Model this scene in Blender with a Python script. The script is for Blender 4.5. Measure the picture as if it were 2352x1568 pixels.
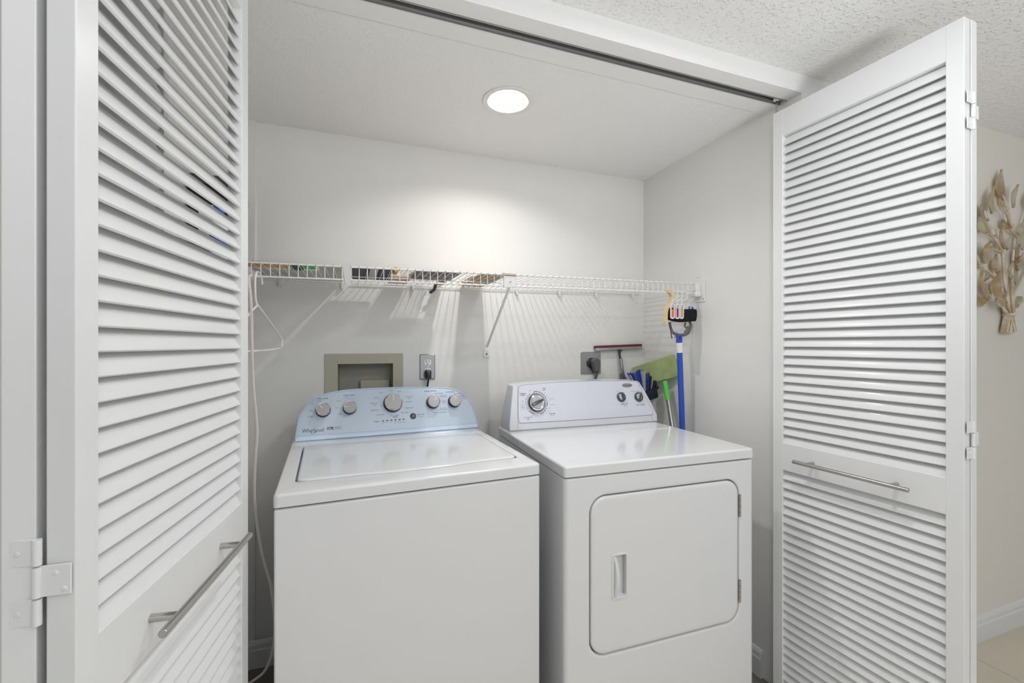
import bpy, bmesh, math, random
from mathutils import Vector, Matrix

random.seed(7)
for o in list(bpy.data.objects): bpy.data.objects.remove(o, do_unlink=True)
scn = bpy.context.scene
col = scn.collection
PI = math.pi

# ------------------------------------------------------------------ camera, world, lights, exposure
CAM_Z = 1.275
cd = bpy.data.cameras.new('camera'); cd.sensor_width = 36.0; cd.lens = 1000.0/2352.0*36.0
cd.shift_y = 6.0/2352.0; cd.clip_start = 0.01
cam = bpy.data.objects.new('camera', cd); col.objects.link(cam)
cam.location = (0, 0, CAM_Z); cam.rotation_euler = (PI/2, 0, -0.3452)
scn.camera = cam

world = bpy.data.worlds.new('world'); scn.world = world; world.use_nodes = True
bg = world.node_tree.nodes['Background']
bg.inputs[0].default_value = (0.92, 0.955, 1.0, 1); bg.inputs[1].default_value = 0.36

def area(name, loc, target, size, power, color=(1, 1, 1), shape='DISK', size_y=None, spread=None):
    ld = bpy.data.lights.new(name, 'AREA'); ld.shape = shape; ld.size = size
    if size_y: ld.size_y = size_y
    if spread: ld.spread = spread
    ld.energy = power; ld.color = color
    o = bpy.data.objects.new(name, ld); col.objects.link(o); o.location = loc
    d = Vector(target) - Vector(loc); o.rotation_euler = d.to_track_quat('-Z', 'Y').to_euler()
    return o
LAMP = (0.522, 1.495)          # recessed light in the closet ceiling
area('recessed_lamp_light', (LAMP[0], LAMP[1], 2.186), (LAMP[0], LAMP[1], 0), 0.05, 4.1, (1.0, 0.98, 0.95), spread=math.radians(145))
area('hall_ceiling_light', (0.82, 0.58, 2.195), (0.82, 0.58, 0), 0.16, 5.6, (0.965, 0.98, 1.0))
area('hall_far_light', (0.55, -1.70, 2.19), (0.6, 0.6, 1.2), 0.10, 3.0, (1.0, 0.985, 0.96))
area('ceiling_bounce_fill', (0.9, -1.3, 1.0), (0.9, -1.2, 2.2), 0.7, 46.0, (0.955, 0.975, 1.0), spread=math.radians(160))  # added upward fill to brighten the ceilings, not a known fixture
area('rear_soft_fill', (1.0, -2.4, 1.3), (1.0, 0, 1.3), 2.0, 7.0, (0.95, 0.975, 1.0), shape='RECTANGLE', size_y=1.8)  # added soft fill from behind the camera, no window known there
scn.view_settings.view_transform = 'Standard'; scn.view_settings.look = 'None'
scn.view_settings.gamma = 1.0; scn.view_settings.use_curve_mapping = False
scn.view_settings.exposure = 0.0

# ------------------------------------------------------------------ materials
def mat(name, color, rough=0.5, metal=0.0, coat=0.0, bump=None, trans=0.0, emit=None, alpha=1.0, ior=1.45, spec=None, var=None):
    m = bpy.data.materials.new(name); m.use_nodes = True
    nt = m.node_tree; b = nt.nodes['Principled BSDF']
    b.inputs['Base Color'].default_value = (*color, 1); b.inputs['Roughness'].default_value = rough
    b.inputs['Metallic'].default_value = metal; b.inputs['Coat Weight'].default_value = coat
    b.inputs['Coat Roughness'].default_value = 0.08
    b.inputs['Transmission Weight'].default_value = trans; b.inputs['IOR'].default_value = ior
    b.inputs['Alpha'].default_value = alpha
    if spec is not None: b.inputs['Specular IOR Level'].default_value = spec
    if emit: b.inputs['Emission Color'].default_value = (*emit[:3], 1); b.inputs['Emission Strength'].default_value = emit[3]
    tc = nt.nodes.new('ShaderNodeTexCoord')
    if var:   # (scale, other colour, low, high)
        n = nt.nodes.new('ShaderNodeTexNoise'); n.inputs['Scale'].default_value = var[0]; n.inputs['Detail'].default_value = 5
        nt.links.new(tc.outputs['Object'], n.inputs['Vector'])
        r = nt.nodes.new('ShaderNodeMapRange'); r.inputs['From Min'].default_value = var[2]; r.inputs['From Max'].default_value = var[3]
        nt.links.new(n.outputs['Fac'], r.inputs['Value'])
        mx = nt.nodes.new('ShaderNodeMix'); mx.data_type = 'RGBA'
        mx.inputs[6].default_value = (*color, 1); mx.inputs[7].default_value = (*var[1], 1)
        nt.links.new(r.outputs['Result'], mx.inputs[0]); nt.links.new(mx.outputs[2], b.inputs['Base Color'])
    if bump:  # (scale, strength, distance, detail, low, high)
        n = nt.nodes.new('ShaderNodeTexNoise'); n.inputs['Scale'].default_value = bump[0]; n.inputs['Detail'].default_value = bump[3]
        nt.links.new(tc.outputs['Object'], n.inputs['Vector'])
        r = nt.nodes.new('ShaderNodeMapRange'); r.inputs['From Min'].default_value = bump[4]; r.inputs['From Max'].default_value = bump[5]
        r.interpolation_type = 'SMOOTHSTEP'
        nt.links.new(n.outputs['Fac'], r.inputs['Value'])
        bp = nt.nodes.new('ShaderNodeBump'); bp.inputs['Strength'].default_value = bump[1]; bp.inputs['Distance'].default_value = bump[2]
        nt.links.new(r.outputs['Result'], bp.inputs['Height']); nt.links.new(bp.outputs['Normal'], b.inputs['Normal'])
    return m
M = {}
M['wall'] = mat('wall_paint', (0.82, 0.812, 0.79), 0.62, bump=(9, 0.12, 0.004, 3, 0.35, 0.65), var=(3.0, (0.84, 0.83, 0.80), 0.35, 0.65))
M['hallwall'] = mat('hall_wall_paint', (0.82, 0.79, 0.73), 0.6, bump=(12, 0.08, 0.003, 3, 0.35, 0.65))
M['ceil'] = mat('closet_ceiling_texture', (0.88, 0.88, 0.875), 0.8, bump=(105, 0.38, 0.0022, 3, 0.50, 0.70))
M['hallceil'] = mat('hall_ceiling_texture', (0.88, 0.88, 0.875), 0.8, bump=(85, 0.62, 0.003, 2, 0.50, 0.70))
M['smooth'] = mat('smooth_white_paint', (0.86, 0.86, 0.855), 0.5, bump=(6, 0.08, 0.004, 4, 0.4, 0.6))
M['door'] = mat('door_gloss_white', (0.815, 0.82, 0.825), 0.33, coat=0.15, bump=(60, 0.03, 0.001, 3, 0.3, 0.7))
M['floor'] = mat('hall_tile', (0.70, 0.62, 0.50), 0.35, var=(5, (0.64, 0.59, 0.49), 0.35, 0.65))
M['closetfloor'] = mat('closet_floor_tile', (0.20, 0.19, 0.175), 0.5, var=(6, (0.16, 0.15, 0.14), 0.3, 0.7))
M['grout'] = mat('grout', (0.36, 0.33, 0.29), 0.8)
M['base'] = mat('baseboard_white', (0.78, 0.78, 0.78), 0.4)
M['appl'] = mat('appliance_enamel', (0.755, 0.76, 0.77), 0.16, coat=0.5)
M['appl_in'] = mat('appliance_seam_shadow', (0.25, 0.25, 0.25), 0.6)  # dark tone standing in for shade in the appliance seams
M['lav'] = mat('dryer_console_plastic', (0.655, 0.67, 0.745), 0.22, coat=0.4)
M['lavrim'] = mat('dryer_console_rim', (0.65, 0.665, 0.71), 0.25, coat=0.4)
M['blue'] = mat('washer_console_face', (0.46, 0.545, 0.64), 0.25, metal=0.1, coat=0.4)
M['bluerim'] = mat('washer_console_rim', (0.56, 0.70, 0.86), 0.12, coat=0.6)
M['chrome'] = mat('chrome', (0.8, 0.8, 0.8), 0.12, metal=1)
M['steel'] = mat('brushed_steel', (0.50, 0.49, 0.47), 0.24, metal=1)
M['platesteel'] = mat('stainless_plate', (0.42, 0.42, 0.43), 0.38, metal=0.85)
M['knobcap'] = mat('knob_cap_silver', (0.33, 0.32, 0.315), 0.36, metal=0.35)
M['black'] = mat('black_plastic', (0.015, 0.015, 0.017), 0.35)
M['ink'] = mat('print_ink', (0.035, 0.04, 0.06), 0.5)
M['greyink'] = mat('print_grey_ink', (0.12, 0.13, 0.16), 0.5)
M['whiteink'] = mat('print_white_ink', (0.85, 0.85, 0.85), 0.5)
M['dgrey'] = mat('dark_grey_plastic', (0.06, 0.063, 0.075), 0.3, coat=0.3)
M['grey'] = mat('grey_rubber', (0.12, 0.12, 0.125), 0.45)
M['white'] = mat('white_plastic', (0.80, 0.80, 0.79), 0.35)
M['wire'] = mat('white_vinyl_wire', (0.82, 0.82, 0.82), 0.35)
M['cord'] = mat('cream_cord', (0.72, 0.67, 0.60), 0.5)
M['beige'] = mat('beige_enamel', (0.48, 0.455, 0.36), 0.45)
M['beige2'] = mat('beige_inner', (0.33, 0.33, 0.265), 0.5)
M['tape'] = mat('tan_tape', (0.72, 0.58, 0.38), 0.6)
M['wood'] = mat('bamboo_wood', (0.76, 0.60, 0.36), 0.5, var=(40, (0.70, 0.53, 0.30), 0.3, 0.7))
M['alu'] = mat('track_aluminium', (0.40, 0.40, 0.40), 0.45, metal=0.7)
M['green'] = mat('green_microfibre', (0.42, 0.52, 0.23), 0.9, bump=(400, 0.5, 0.002, 2, 0.3, 0.7), var=(25, (0.36, 0.43, 0.19), 0.4, 0.7))
M['limegreen'] = mat('lime_plastic', (0.12, 0.58, 0.09), 0.4)
M['bluep'] = mat('blue_pole_plastic', (0.022, 0.085, 0.50), 0.35, coat=0.2)
M['bluebr'] = mat('blue_bristle', (0.02, 0.06, 0.33), 0.6)
M['whitebr'] = mat('grey_bristle', (0.42, 0.47, 0.47), 0.6)
M['blackbr'] = mat('dark_bristle', (0.012, 0.014, 0.03), 0.7)
M['maroon'] = mat('maroon_rubber', (0.16, 0.02, 0.035), 0.5)
M['brown'] = mat('brown_grip', (0.13, 0.10, 0.10), 0.6)
M['fabric'] = mat('black_fabric', (0.008, 0.008, 0.012), 0.95, bump=(300, 0.3, 0.001, 2, 0.3, 0.7))
M['orange'] = mat('orange_pad', (0.85, 0.18, 0.03), 0.5)
M['magenta'] = mat('magenta_pad', (0.38, 0.04, 0.16), 0.5)
M['tan'] = mat('tan_pad', (0.55, 0.42, 0.20), 0.5)
M['teal'] = mat('pale_grey_pad', (0.46, 0.50, 0.53), 0.35)
M['clear'] = mat('clear_film', (0.93, 0.93, 0.95), 0.10, alpha=0.20, bump=(60, 0.8, 0.004, 3, 0.3, 0.7))
M['gold'] = mat('mustard_board', (0.62, 0.36, 0.06), 0.5)
M['brightgreen'] = mat('green_cloth', (0.05, 0.55, 0.10), 0.7)
M['darkgreen'] = mat('dark_green_cloth', (0.05, 0.09, 0.06), 0.8)
M['slate'] = mat('slate_towel', (0.10, 0.10, 0.125), 0.9, bump=(200, 0.5, 0.002, 2, 0.3, 0.7))
M['mauve'] = mat('mauve_cover', (0.24, 0.20, 0.20), 0.8)
M['card'] = mat('brown_card', (0.55, 0.38, 0.22), 0.7)
M['palegrey'] = mat('pale_grey_plastic', (0.52, 0.50, 0.47), 0.5)
M['petal'] = mat('antique_metal_leaf', (0.66, 0.50, 0.27), 0.6, var=(22, (0.80, 0.73, 0.56), 0.4, 0.6))
M['petal2'] = mat('pale_metal_leaf', (0.80, 0.76, 0.64), 0.6, var=(22, (0.68, 0.57, 0.38), 0.45, 0.65))
M['stem'] = mat('antique_metal_stem', (0.52, 0.40, 0.25), 0.6, var=(14, (0.76, 0.70, 0.56), 0.4, 0.6))
M['bulb'] = mat('bulb_glow', (1, 1, 1), 0.5, emit=(1.0, 0.98, 0.93, 1.5))
M['reflector'] = mat('reflector_white', (0.93, 0.90, 0.80), 0.35)

# ------------------------------------------------------------------ helpers
def finish(bm, name, m, parent=None, smooth=False, M4=None, ang=35):
    bmesh.ops.recalc_face_normals(bm, faces=bm.faces[:])
    me = bpy.data.meshes.new(name)
    if M4 is not None: bm.transform(M4)
    bm.to_mesh(me); bm.free()
    mats = m if isinstance(m, (list, tuple)) else [m]
    for x in mats: me.materials.append(M[x] if isinstance(x, str) else x)
    if smooth:
        for p in me.polygons: p.use_smooth = True
        try: me.set_sharp_from_angle(angle=math.radians(ang))
        except Exception: pass
    o = bpy.data.objects.new(name, me); col.objects.link(o)
    if smooth and ang < 100 and mats[0] in ('appl', 'lav', 'lavrim', 'bluerim'):
        w = o.modifiers.new('weighted_normal', 'WEIGHTED_NORMAL'); w.keep_sharp = True; w.mode = 'FACE_AREA'; w.weight = 100
    if parent is not None: o.parent = parent
    return o
def inst(name, me, parent, loc=(0, 0, 0), rot=(0, 0, 0)):
    o = bpy.data.objects.new(name, me); col.objects.link(o); o.location = loc; o.rotation_euler = rot
    if parent is not None: o.parent = parent
    return o
def tag(o, label=None, cat=None, group=None, kind=None):
    if label: o['label'] = label
    if cat: o['category'] = cat
    if group: o['group'] = group
    if kind: o['kind'] = kind
    return o
def empty(name, loc=(0, 0, 0), rz=0):
    o = bpy.data.objects.new(name, None); col.objects.link(o); o.location = loc; o.rotation_euler = (0, 0, rz)
    o.empty_display_size = 0.05
    return o
def NB(): return bmesh.new()
def box(bm, a, b, bev=0.0, seg=2, mi=0):
    x0, y0, z0 = a; x1, y1, z1 = b
    vs = [bm.verts.new(p) for p in [(x0, y0, z0), (x1, y0, z0), (x1, y1, z0), (x0, y1, z0), (x0, y0, z1), (x1, y0, z1), (x1, y1, z1), (x0, y1, z1)]]
    fs = [bm.faces.new([vs[i] for i in f]) for f in [(0, 3, 2, 1), (4, 5, 6, 7), (0, 1, 5, 4), (1, 2, 6, 5), (2, 3, 7, 6), (3, 0, 4, 7)]]
    for f in fs: f.material_index = mi
    if bev > 0:
        es = list({e for f in fs for e in f.edges})
        bmesh.ops.bevel(bm, geom=es, offset=bev, segments=seg, affect='EDGES', profile=0.5)
    return vs
def frame_of(d):
    d = d.normalized(); up = Vector((0, 0, 1)) if abs(d.z) < 0.9 else Vector((1, 0, 0))
    a = d.cross(up).normalized(); b = a.cross(d).normalized(); return a, b
def tube(bm, pts, r, n=8, cap=True, closed=False, mi=0, flat=1.0):
    pts = [Vector(p) for p in pts]; N = len(pts); rings = []
    prev = None
    for i, p in enumerate(pts):
        if closed: d = pts[(i+1) % N] - pts[i-1]
        elif i == 0: d = pts[1] - pts[0]
        elif i == N-1: d = pts[-1] - pts[-2]
        else: d = (pts[i+1] - p).normalized() + (p - pts[i-1]).normalized()
        d.normalize()
        if prev is None:
            a, b = frame_of(d); b = d.cross(a)
        else:
            a = (prev - d*prev.dot(d)).normalized(); b = d.cross(a)
        prev = a
        rr = r[i] if isinstance(r, (list, tuple)) else r
        rings.append([bm.verts.new(p + a*math.cos(2*PI*k/n)*rr + b*math.sin(2*PI*k/n)*rr*flat) for k in range(n)])
    for i in range(N if closed else N-1):
        A = rings[i]; B = rings[(i+1) % N]
        for k in range(n):
            f = bm.faces.new([A[k], A[(k+1) % n], B[(k+1) % n], B[k]]); f.material_index = mi
    if cap and not closed:
        f = bm.faces.new(rings[0][::-1]); f.material_index = mi
        f = bm.faces.new(rings[-1]); f.material_index = mi
def lathe(bm, prof, n=32, M4=None, mi=None):
    """prof: list of (r, h); about local z"""
    rings = []
    for r, h in prof:
        if r < 1e-6: rings.append([bm.verts.new((0, 0, h))])
        else: rings.append([bm.verts.new((r*math.cos(2*PI*k/n), r*math.sin(2*PI*k/n), h)) for k in range(n)])
    for i in range(len(rings)-1):
        A, B = rings[i], rings[i+1]
        for k in range(n):
            if len(A) == 1 and len(B) == 1: continue
            if len(A) == 1: f = bm.faces.new([A[0], B[k], B[(k+1) % n]])
            elif len(B) == 1: f = bm.faces.new([A[k], A[(k+1) % n], B[0]])
            else: f = bm.faces.new([A[k], A[(k+1) % n], B[(k+1) % n], B[k]])
            if mi: f.material_index = mi[i]
    if M4 is not None: bmesh.ops.transform(bm, matrix=M4, verts=[v for r in rings for v in r])
def rrect(x0, y0, x1, y1, r, k=6):
    pts = []
    for cx, cy, a0 in [(x1-r, y1-r, 0), (x0+r, y1-r, PI/2), (x0+r, y0+r, PI), (x1-r, y0+r, 1.5*PI)]:
        for i in range(k+1):
            a = a0 + (PI/2)*i/k; pts.append((cx + r*math.cos(a), cy + r*math.sin(a)))
    return pts
def bridge(bm, A, B, mi=0):
    n = len(A)
    for k in range(n):
        try:
            f = bm.faces.new([A[k], A[(k+1) % n], B[(k+1) % n], B[k]]); f.material_index = mi
        except ValueError: pass
def loop3(bm, pts2, h, M4):
    return [bm.verts.new(M4 @ Vector((p[0], p[1], h))) for p in pts2]
def stack(bm, layers, M4=Matrix(), cap0=True, cap1=True, mi=0):
    """layers: list of (pts2, h); bridges successive outlines of equal count"""
    L = [loop3(bm, p, h, M4) for p, h in layers]
    for i in range(len(L)-1): bridge(bm, L[i], L[i+1], mi)
    if cap0: bm.faces.new(L[0][::-1]).material_index = mi
    if cap1: bm.faces.new(L[-1]).material_index = mi
    return L
def inset(pts, d):
    """offset a CCW polygon inwards by d (number or function of (x,y,nx,ny))"""
    out = []; n = len(pts)
    for i in range(n):
        p0 = Vector(pts[i-1]); p = Vector(pts[i]); p1 = Vector(pts[(i+1) % n])
        a = (p-p0); b = (p1-p)
        if a.length < 1e-9: a = b
        if b.length < 1e-9: b = a
        a.normalize(); b.normalize()
        na = Vector((-a.y, a.x)); nb = Vector((-b.y, b.x)); nn = (na+nb)
        if nn.length < 1e-6: nn = na
        nn.normalize(); s = 1/max(0.5, nn.dot(na)); dd = d(p.x, p.y) if callable(d) else d
        out.append((p.x+nn.x*dd*s, p.y+nn.y*dd*s))
    return out
def smooth_pts(pts, n=6):
    """Catmull-Rom through points (any dimension)"""
    P = [Vector(p) for p in pts]; out = []
    for i in range(len(P)-1):
        p0 = P[max(i-1, 0)]; p1 = P[i]; p2 = P[i+1]; p3 = P[min(i+2, len(P)-1)]
        for k in range(n):
            t = k/n
            out.append(0.5*((2*p1) + (p2-p0)*t + (2*p0-5*p1+4*p2-p3)*t*t + (3*p1-p0-3*p2+p3)*t**3))
    out.append(P[-1]); return out
def text_into(bm, s, size, M4, align='CENTER', bold=0.0, extr=0.00012, mi=0, sx=1.0):
    cu = bpy.data.curves.new('t', 'FONT'); cu.body = s; cu.size = 1.0; cu.align_x = align; cu.align_y = 'CENTER'
    cu.extrude = extr/size; cu.offset = 0.0 if 'M' in s else bold/size; cu.resolution_u = 2
    o = bpy.data.objects.new('t', cu); col.objects.link(o)
    dg = bpy.context.evaluated_depsgraph_get()
    me = bpy.data.meshes.new_from_object(o.evaluated_get(dg))
    me.transform(M4 @ Matrix.Diagonal((sx*size, size, size, 1)))
    nf = len(bm.faces); bm.from_mesh(me)
    bm.faces.ensure_lookup_table()
    for f in bm.faces[nf:]: f.material_index = mi
    bpy.data.objects.remove(o, do_unlink=True); bpy.data.curves.remove(cu); bpy.data.meshes.remove(me)
def T(x, y, z): return Matrix.Translation((x, y, z))
def R(a, ax): return Matrix.Rotation(a, 4, ax)

# ------------------------------------------------------------------ room shell
YB, XR, XL = 1.975, 1.466, -0.50          # closet back / right / left planes
ZC, ZH = 2.158, 2.216                      # closet and hall ceilings
XJ = -0.42                                 # left jamb of the opening
Y0, Y1 = 1.088, 1.240                      # front wall thickness
# floors
b = NB(); box(b, (-1.6, -2.6, -0.06), (4.4, Y0, -0.004)); fl = finish(b, 'floor', 'grout'); tag(fl, 'beige tiled hall floor in front of the closet', 'floor', kind='structure')
tile = NB(); box(tile, (0.0015, 0.0015, -0.004), (0.4485, 0.4485, 0.0), 0.001, 1); tm = None
k = 0
for ix in range(-3, 9):
    for iy in range(-5, 2):
        x = ix*0.45 + 0.12; y = iy*0.45 + 0.185
        if y + 0.45 > Y0 + 0.001: continue
        if tm is None: o = finish(tile, 'floor_tile', 'floor', fl); tm = o.data; o.location = (x, y, 0)
        else: inst('floor_tile', tm, fl, (x, y, 0))
b = NB(); box(b, (0.0015, 0.0015, -0.004), (0.4485, 0.0, 0.0))
b.free()
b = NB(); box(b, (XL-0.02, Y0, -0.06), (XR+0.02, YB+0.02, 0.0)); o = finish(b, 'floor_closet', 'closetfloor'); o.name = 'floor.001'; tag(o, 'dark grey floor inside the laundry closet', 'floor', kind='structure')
# strip of hall floor up to the front wall
b = NB(); box(b, (-1.6, 1.085, -0.004), (4.4, Y0, 0.0)); finish(b, 'floor_tile', 'floor', fl)
# closet back wall with the hole for the washer outlet box
BX0, BX1, BZ0, BZ1 = -0.071, 0.156, 1.015, 1.192
b = NB()
outer = [(XL-0.06, -0.02), (XR+0.06, -0.02), (XR+0.06, ZC+0.05), (XL-0.06, ZC+0.05)]
holep = [(BX0, BZ0), (BX1, BZ0), (BX1, BZ1), (BX0, BZ1)]
MW = Matrix(((1, 0, 0, 0), (0, 0, -1, YB), (0, 1, 0, 0), (0, 0, 0, 1)))     # (x, z, h) -> wall plane, h towards the room
Lf = [[bm_v for bm_v in loop3(b, outer, 0, MW)], loop3(b, holep, 0, MW)]
Lb = [loop3(b, outer, -0.10, MW), loop3(b, holep, -0.10, MW)]
bridge(b, Lf[0], Lf[1]); bridge(b, Lb[1], Lb[0]); bridge(b, Lf[1], Lb[1]); bridge(b, Lf[0], Lb[0])
tag(finish(b, 'wall_back', 'wall'), 'pale greige closet wall behind the washer and dryer', 'wall', kind='structure')
b = NB(); box(b, (XR, Y1, -0.02), (XR+0.10, YB, ZC+0.05)); tag(finish(b, 'wall_right', 'wall'), 'pale greige side wall of the closet right of the dryer', 'wall', kind='structure')
b = NB(); box(b, (XL-0.10, Y1, -0.02), (XL, YB, ZC+0.05)); tag(finish(b, 'wall_left', 'wall'), 'pale greige side wall of the closet behind the left louvred door', 'wall', kind='structure')
b = NB(); box(b, (XL, YB-0.012, 0), (-0.374, YB, ZC)); tag(finish(b, 'trim_1', 'wall'), 'shallow painted strip down the left corner of the closet back wall', 'trim', kind='structure')
# front wall: hall face with header, returns and jambs
b = NB()
box(b, (XR, Y0, -0.02), (4.4, Y1, 2.12)); box(b, (XR, Y0, 2.12), (1.85, Y1, ZH+0.05)); box(b, (1.85, Y0, 2.12), (4.4, Y1, ZH+0.05)); box(b, (-1.6, Y0, -0.02), (XJ, Y1, ZH+0.05))
TY0, TY1 = 1.141, 1.173
box(b, (XJ, Y0, 2.153), (XR, TY0, ZH+0.05)); box(b, (XJ, TY1, 2.153), (XR, Y1, ZH+0.05)); box(b, (XJ, TY0, 2.182), (XR, TY1, ZH+0.05))
b.normal_update()
for f in b.faces:
    c = f.calc_center_median()
    f.material_index = 0 if c.y < Y0+0.01 and (c.x < XJ or c.x > 1.85 or (c.x > XR and c.z < 2.12)) else 1
    if abs(c.x-XR) < 0.003 and c.y > Y0+0.01 and abs(f.normal.x) > 0.9: f.material_index = 2
tag(finish(b, 'wall_front', ['hallwall', 'smooth', 'wall']), 'hall wall around the closet opening with the white header over it', 'wall', kind='structure')
# closet ceiling with lamp hole
RL = 0.076
b = NB(); MC = Matrix(((1, 0, 0, 0), (0, 1, 0, 0), (0, 0, -1, ZC), (0, 0, 0, 1)))
hole = rrect(LAMP[0]-RL, LAMP[1]-RL, LAMP[0]+RL, LAMP[1]+RL, RL, 10)
outr = rrect(XL-0.06, Y1, XR+0.06, YB+0.06, 0.001, 10)
A = loop3(b, outr, 0, MC); B = loop3(b, hole, 0, MC); bridge(b, A, B)
A2 = loop3(b, outr, -0.12, MC); B2 = loop3(b, hole, -0.12, MC); bridge(b, B2, A2); bridge(b, B, B2); bridge(b, A2, A)
cl = finish(b, 'ceiling', 'ceil'); tag(cl, 'low textured white ceiling inside the closet', 'ceiling', kind='structure')
b = NB(); box(b, (-1.6, -2.6, ZH), (4.4, Y0, ZH+0.1)); o = finish(b, 'ceiling', 'hallceil'); tag(o, 'higher knockdown textured ceiling of the hall', 'ceiling', kind='structure')
b = NB(); rnd = random.Random(11); pts = []
for k in range(150):
    x = 0.25 + (XR-0.27)*k/149; pts.append((x, Y0+0.0008, 2.1575+0.0012*math.sin(k*0.7)+rnd.uniform(-0.0008, 0.0008)))
tube(b, pts, [0.0016+rnd.uniform(0, 0.0014) for _ in pts], 6); tag(finish(b, 'trim_2', 'smooth', None, smooth=True), 'uneven bead of white caulk along the lower edge of the header', 'trim', kind='structure')
# baseboards
def baseboard(name, p0, p1, nrm, label, h=0.105):
    b = NB(); prof = [(0, 0), (0.014, 0), (0.014, h*0.66), (0.011, h*0.72), (0.010, h*0.86), (0.005, h*0.97), (0, h)]
    ring = []
    for p in (p0, p1): ring.append([b.verts.new((p[0]+nrm[0]*d, p[1]+nrm[1]*d, z)) for d, z in prof])
    bridge(b, ring[0], ring[1]); b.faces.new(ring[0]); b.faces.new(ring[1][::-1])
    tag(finish(b, name, 'base'), label, 'baseboard', kind='structure')
baseboard('baseboard_front', (XR+0.045, Y0), (4.4, Y0), (0, -1), 'white moulded baseboard along the hall wall')
baseboard('baseboard_right', (XR, Y1), (XR, YB), (-1, 0), 'white baseboard on the closet wall right of the dryer')
baseboard('baseboard_back', (XL, YB-0.012), (XR, YB-0.012), (0, -1), 'white baseboard at the foot of the closet back wall')
baseboard('baseboard_left', (XL, Y1), (XL, YB), (1, 0), 'white baseboard at the foot of the closet left wall')

# door track in the header
tr = empty('sliding_door_track', (XJ, (TY0+TY1)/2, 2.153)); tag(tr, 'grey aluminium bifold door track set in the header over the opening', 'door track')
b = NB(); w = (TY1-TY0)/2 - 0.0008; Lx = XR-XJ
prof = [(-w, -0.003), (-w+0.0015, -0.003), (-w+0.0015, 0.022), (w-0.0015, 0.022), (w-0.0015, -0.003), (w, -0.003), (w, 0.0245), (-w, 0.0245)]
A = [b.verts.new((0.002, y, z)) for y, z in prof]; B = [b.verts.new((Lx-0.002, y, z)) for y, z in prof]
bridge(b, A, B); b.faces.new(A); b.faces.new(B[::-1])
finish(b, 'channel', 'alu', tr)
b = NB(); box(b, (0.0, w-0.0055, 0.004), (Lx-0.005, w-0.0018, 0.0055)); finish(b, 'inner_lip', 'alu', tr)
b = NB()
lathe(b, [(0.0, 0.0), (0.006, 0.0), (0.0115, 0.004), (0.0115, 0.016), (0.0, 0.016)], 20); 
b2 = finish(b, 'guide_roller', 'white', tr, smooth=True); b2.location = (1.432-XJ, 0, -0.001)
b = NB(); tube(b, [(0, 0, -0.05), (0, 0, 0.004)], 0.004, 10); o = finish(b, 'guide_pin', 'steel', tr); o.location = (1.432-XJ, 0, 0.0)

# ------------------------------------------------------------------ bifold louvred doors
LW, LT = 0.508, 0.028
ZB, ZT = 0.012, 2.097
U0, U1, L0, L1 = 0.930, 2.004, 0.0725, 0.835
ST = 0.036
def slat_mesh():
    b = NB(); c, t, th = 0.0400, 0.0058, math.radians(28.8)
    sec = rrect(-c/2, -t/2, c/2, t/2, t*0.42, 2)
    ca, sa = math.cos(th), math.sin(th)
    # chord goes up and inward (x negative)
    pts = [(-u*sa + v*ca, u*ca + v*sa) for u, v in sec]
    y0, y1 = ST-0.004, LW-ST+0.004
    A = [b.verts.new((x, y0, z)) for x, z in pts]; B = [b.verts.new((x, y1, z)) for x, z in pts]
    bridge(b, A, B); b.faces.new(A); b.faces.new(B[::-1])
    return b
SM = [None]
def make_leaf(parent, origin, rz, name='door_leaf'):
    b = NB()
    box(b, (-LT, 0, ZB), (0, ST, ZT), 0.0015, 2); box(b, (-LT, LW-ST, ZB), (0, LW, ZT), 0.0015, 2)
    e = 0.0003
    for z0, z1 in [(ZB, L0), (L1, U0), (U1, ZT)]:
        box(b, (-LT+e, ST-0.0016, z0+e), (-e, LW-ST+0.0016, z1-e), 0.0008, 1)
    lf = finish(b, name, 'door', parent); lf.location = origin; lf.rotation_euler = (0, 0, rz)
    for z0, z1, n in [(U0, U1, 35), (L0, L1, 25)]:
        p = (z1-z0)/n
        for i in range(n):
            if SM[0] is None: o = finish(slat_mesh(), 'slat', 'door', lf, smooth=True); SM[0] = o.data
            else: o = inst('slat', SM[0], lf)
            o.location = (-LT/2, 0, z0 + p*(i+0.5))
    return lf
def make_handle(lf, flip=1):
    """bar pull on the middle rail, face x=0, along y"""
    zc = 0.883; yc = LW/2; L = 0.314; off = 0.036; r = 0.0062
    b = NB(); prof = [(0.0, -L/2), (r-0.0006, -L/2), (r, -L/2+0.0006), (r, L/2-0.0006), (r-0.0006, L/2), (0.0, L/2)]
    lathe(b, prof, 20, T(off, yc, zc) @ R(-PI/2, 'X'))
    h = finish(b, 'bar_handle', 'steel', lf, smooth=True); tag(h, 'brushed steel bar handle')
    # posts belong to the bar mesh level: built into the same handle as joined geometry would hide them, so add as own shapes
    bm2 = NB(); bm2.from_mesh(h.data)
    for dy in (-0.114, 0.114):
        tube(bm2, [(0.0, yc+dy, zc), (off, yc+dy, zc)], 0.0058, 16)
    bm2.to_mesh(h.data); bm2.free()
    for p in h.data.polygons: p.use_smooth = True
    h.data.set_sharp_from_angle(angle=math.radians(35))
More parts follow.
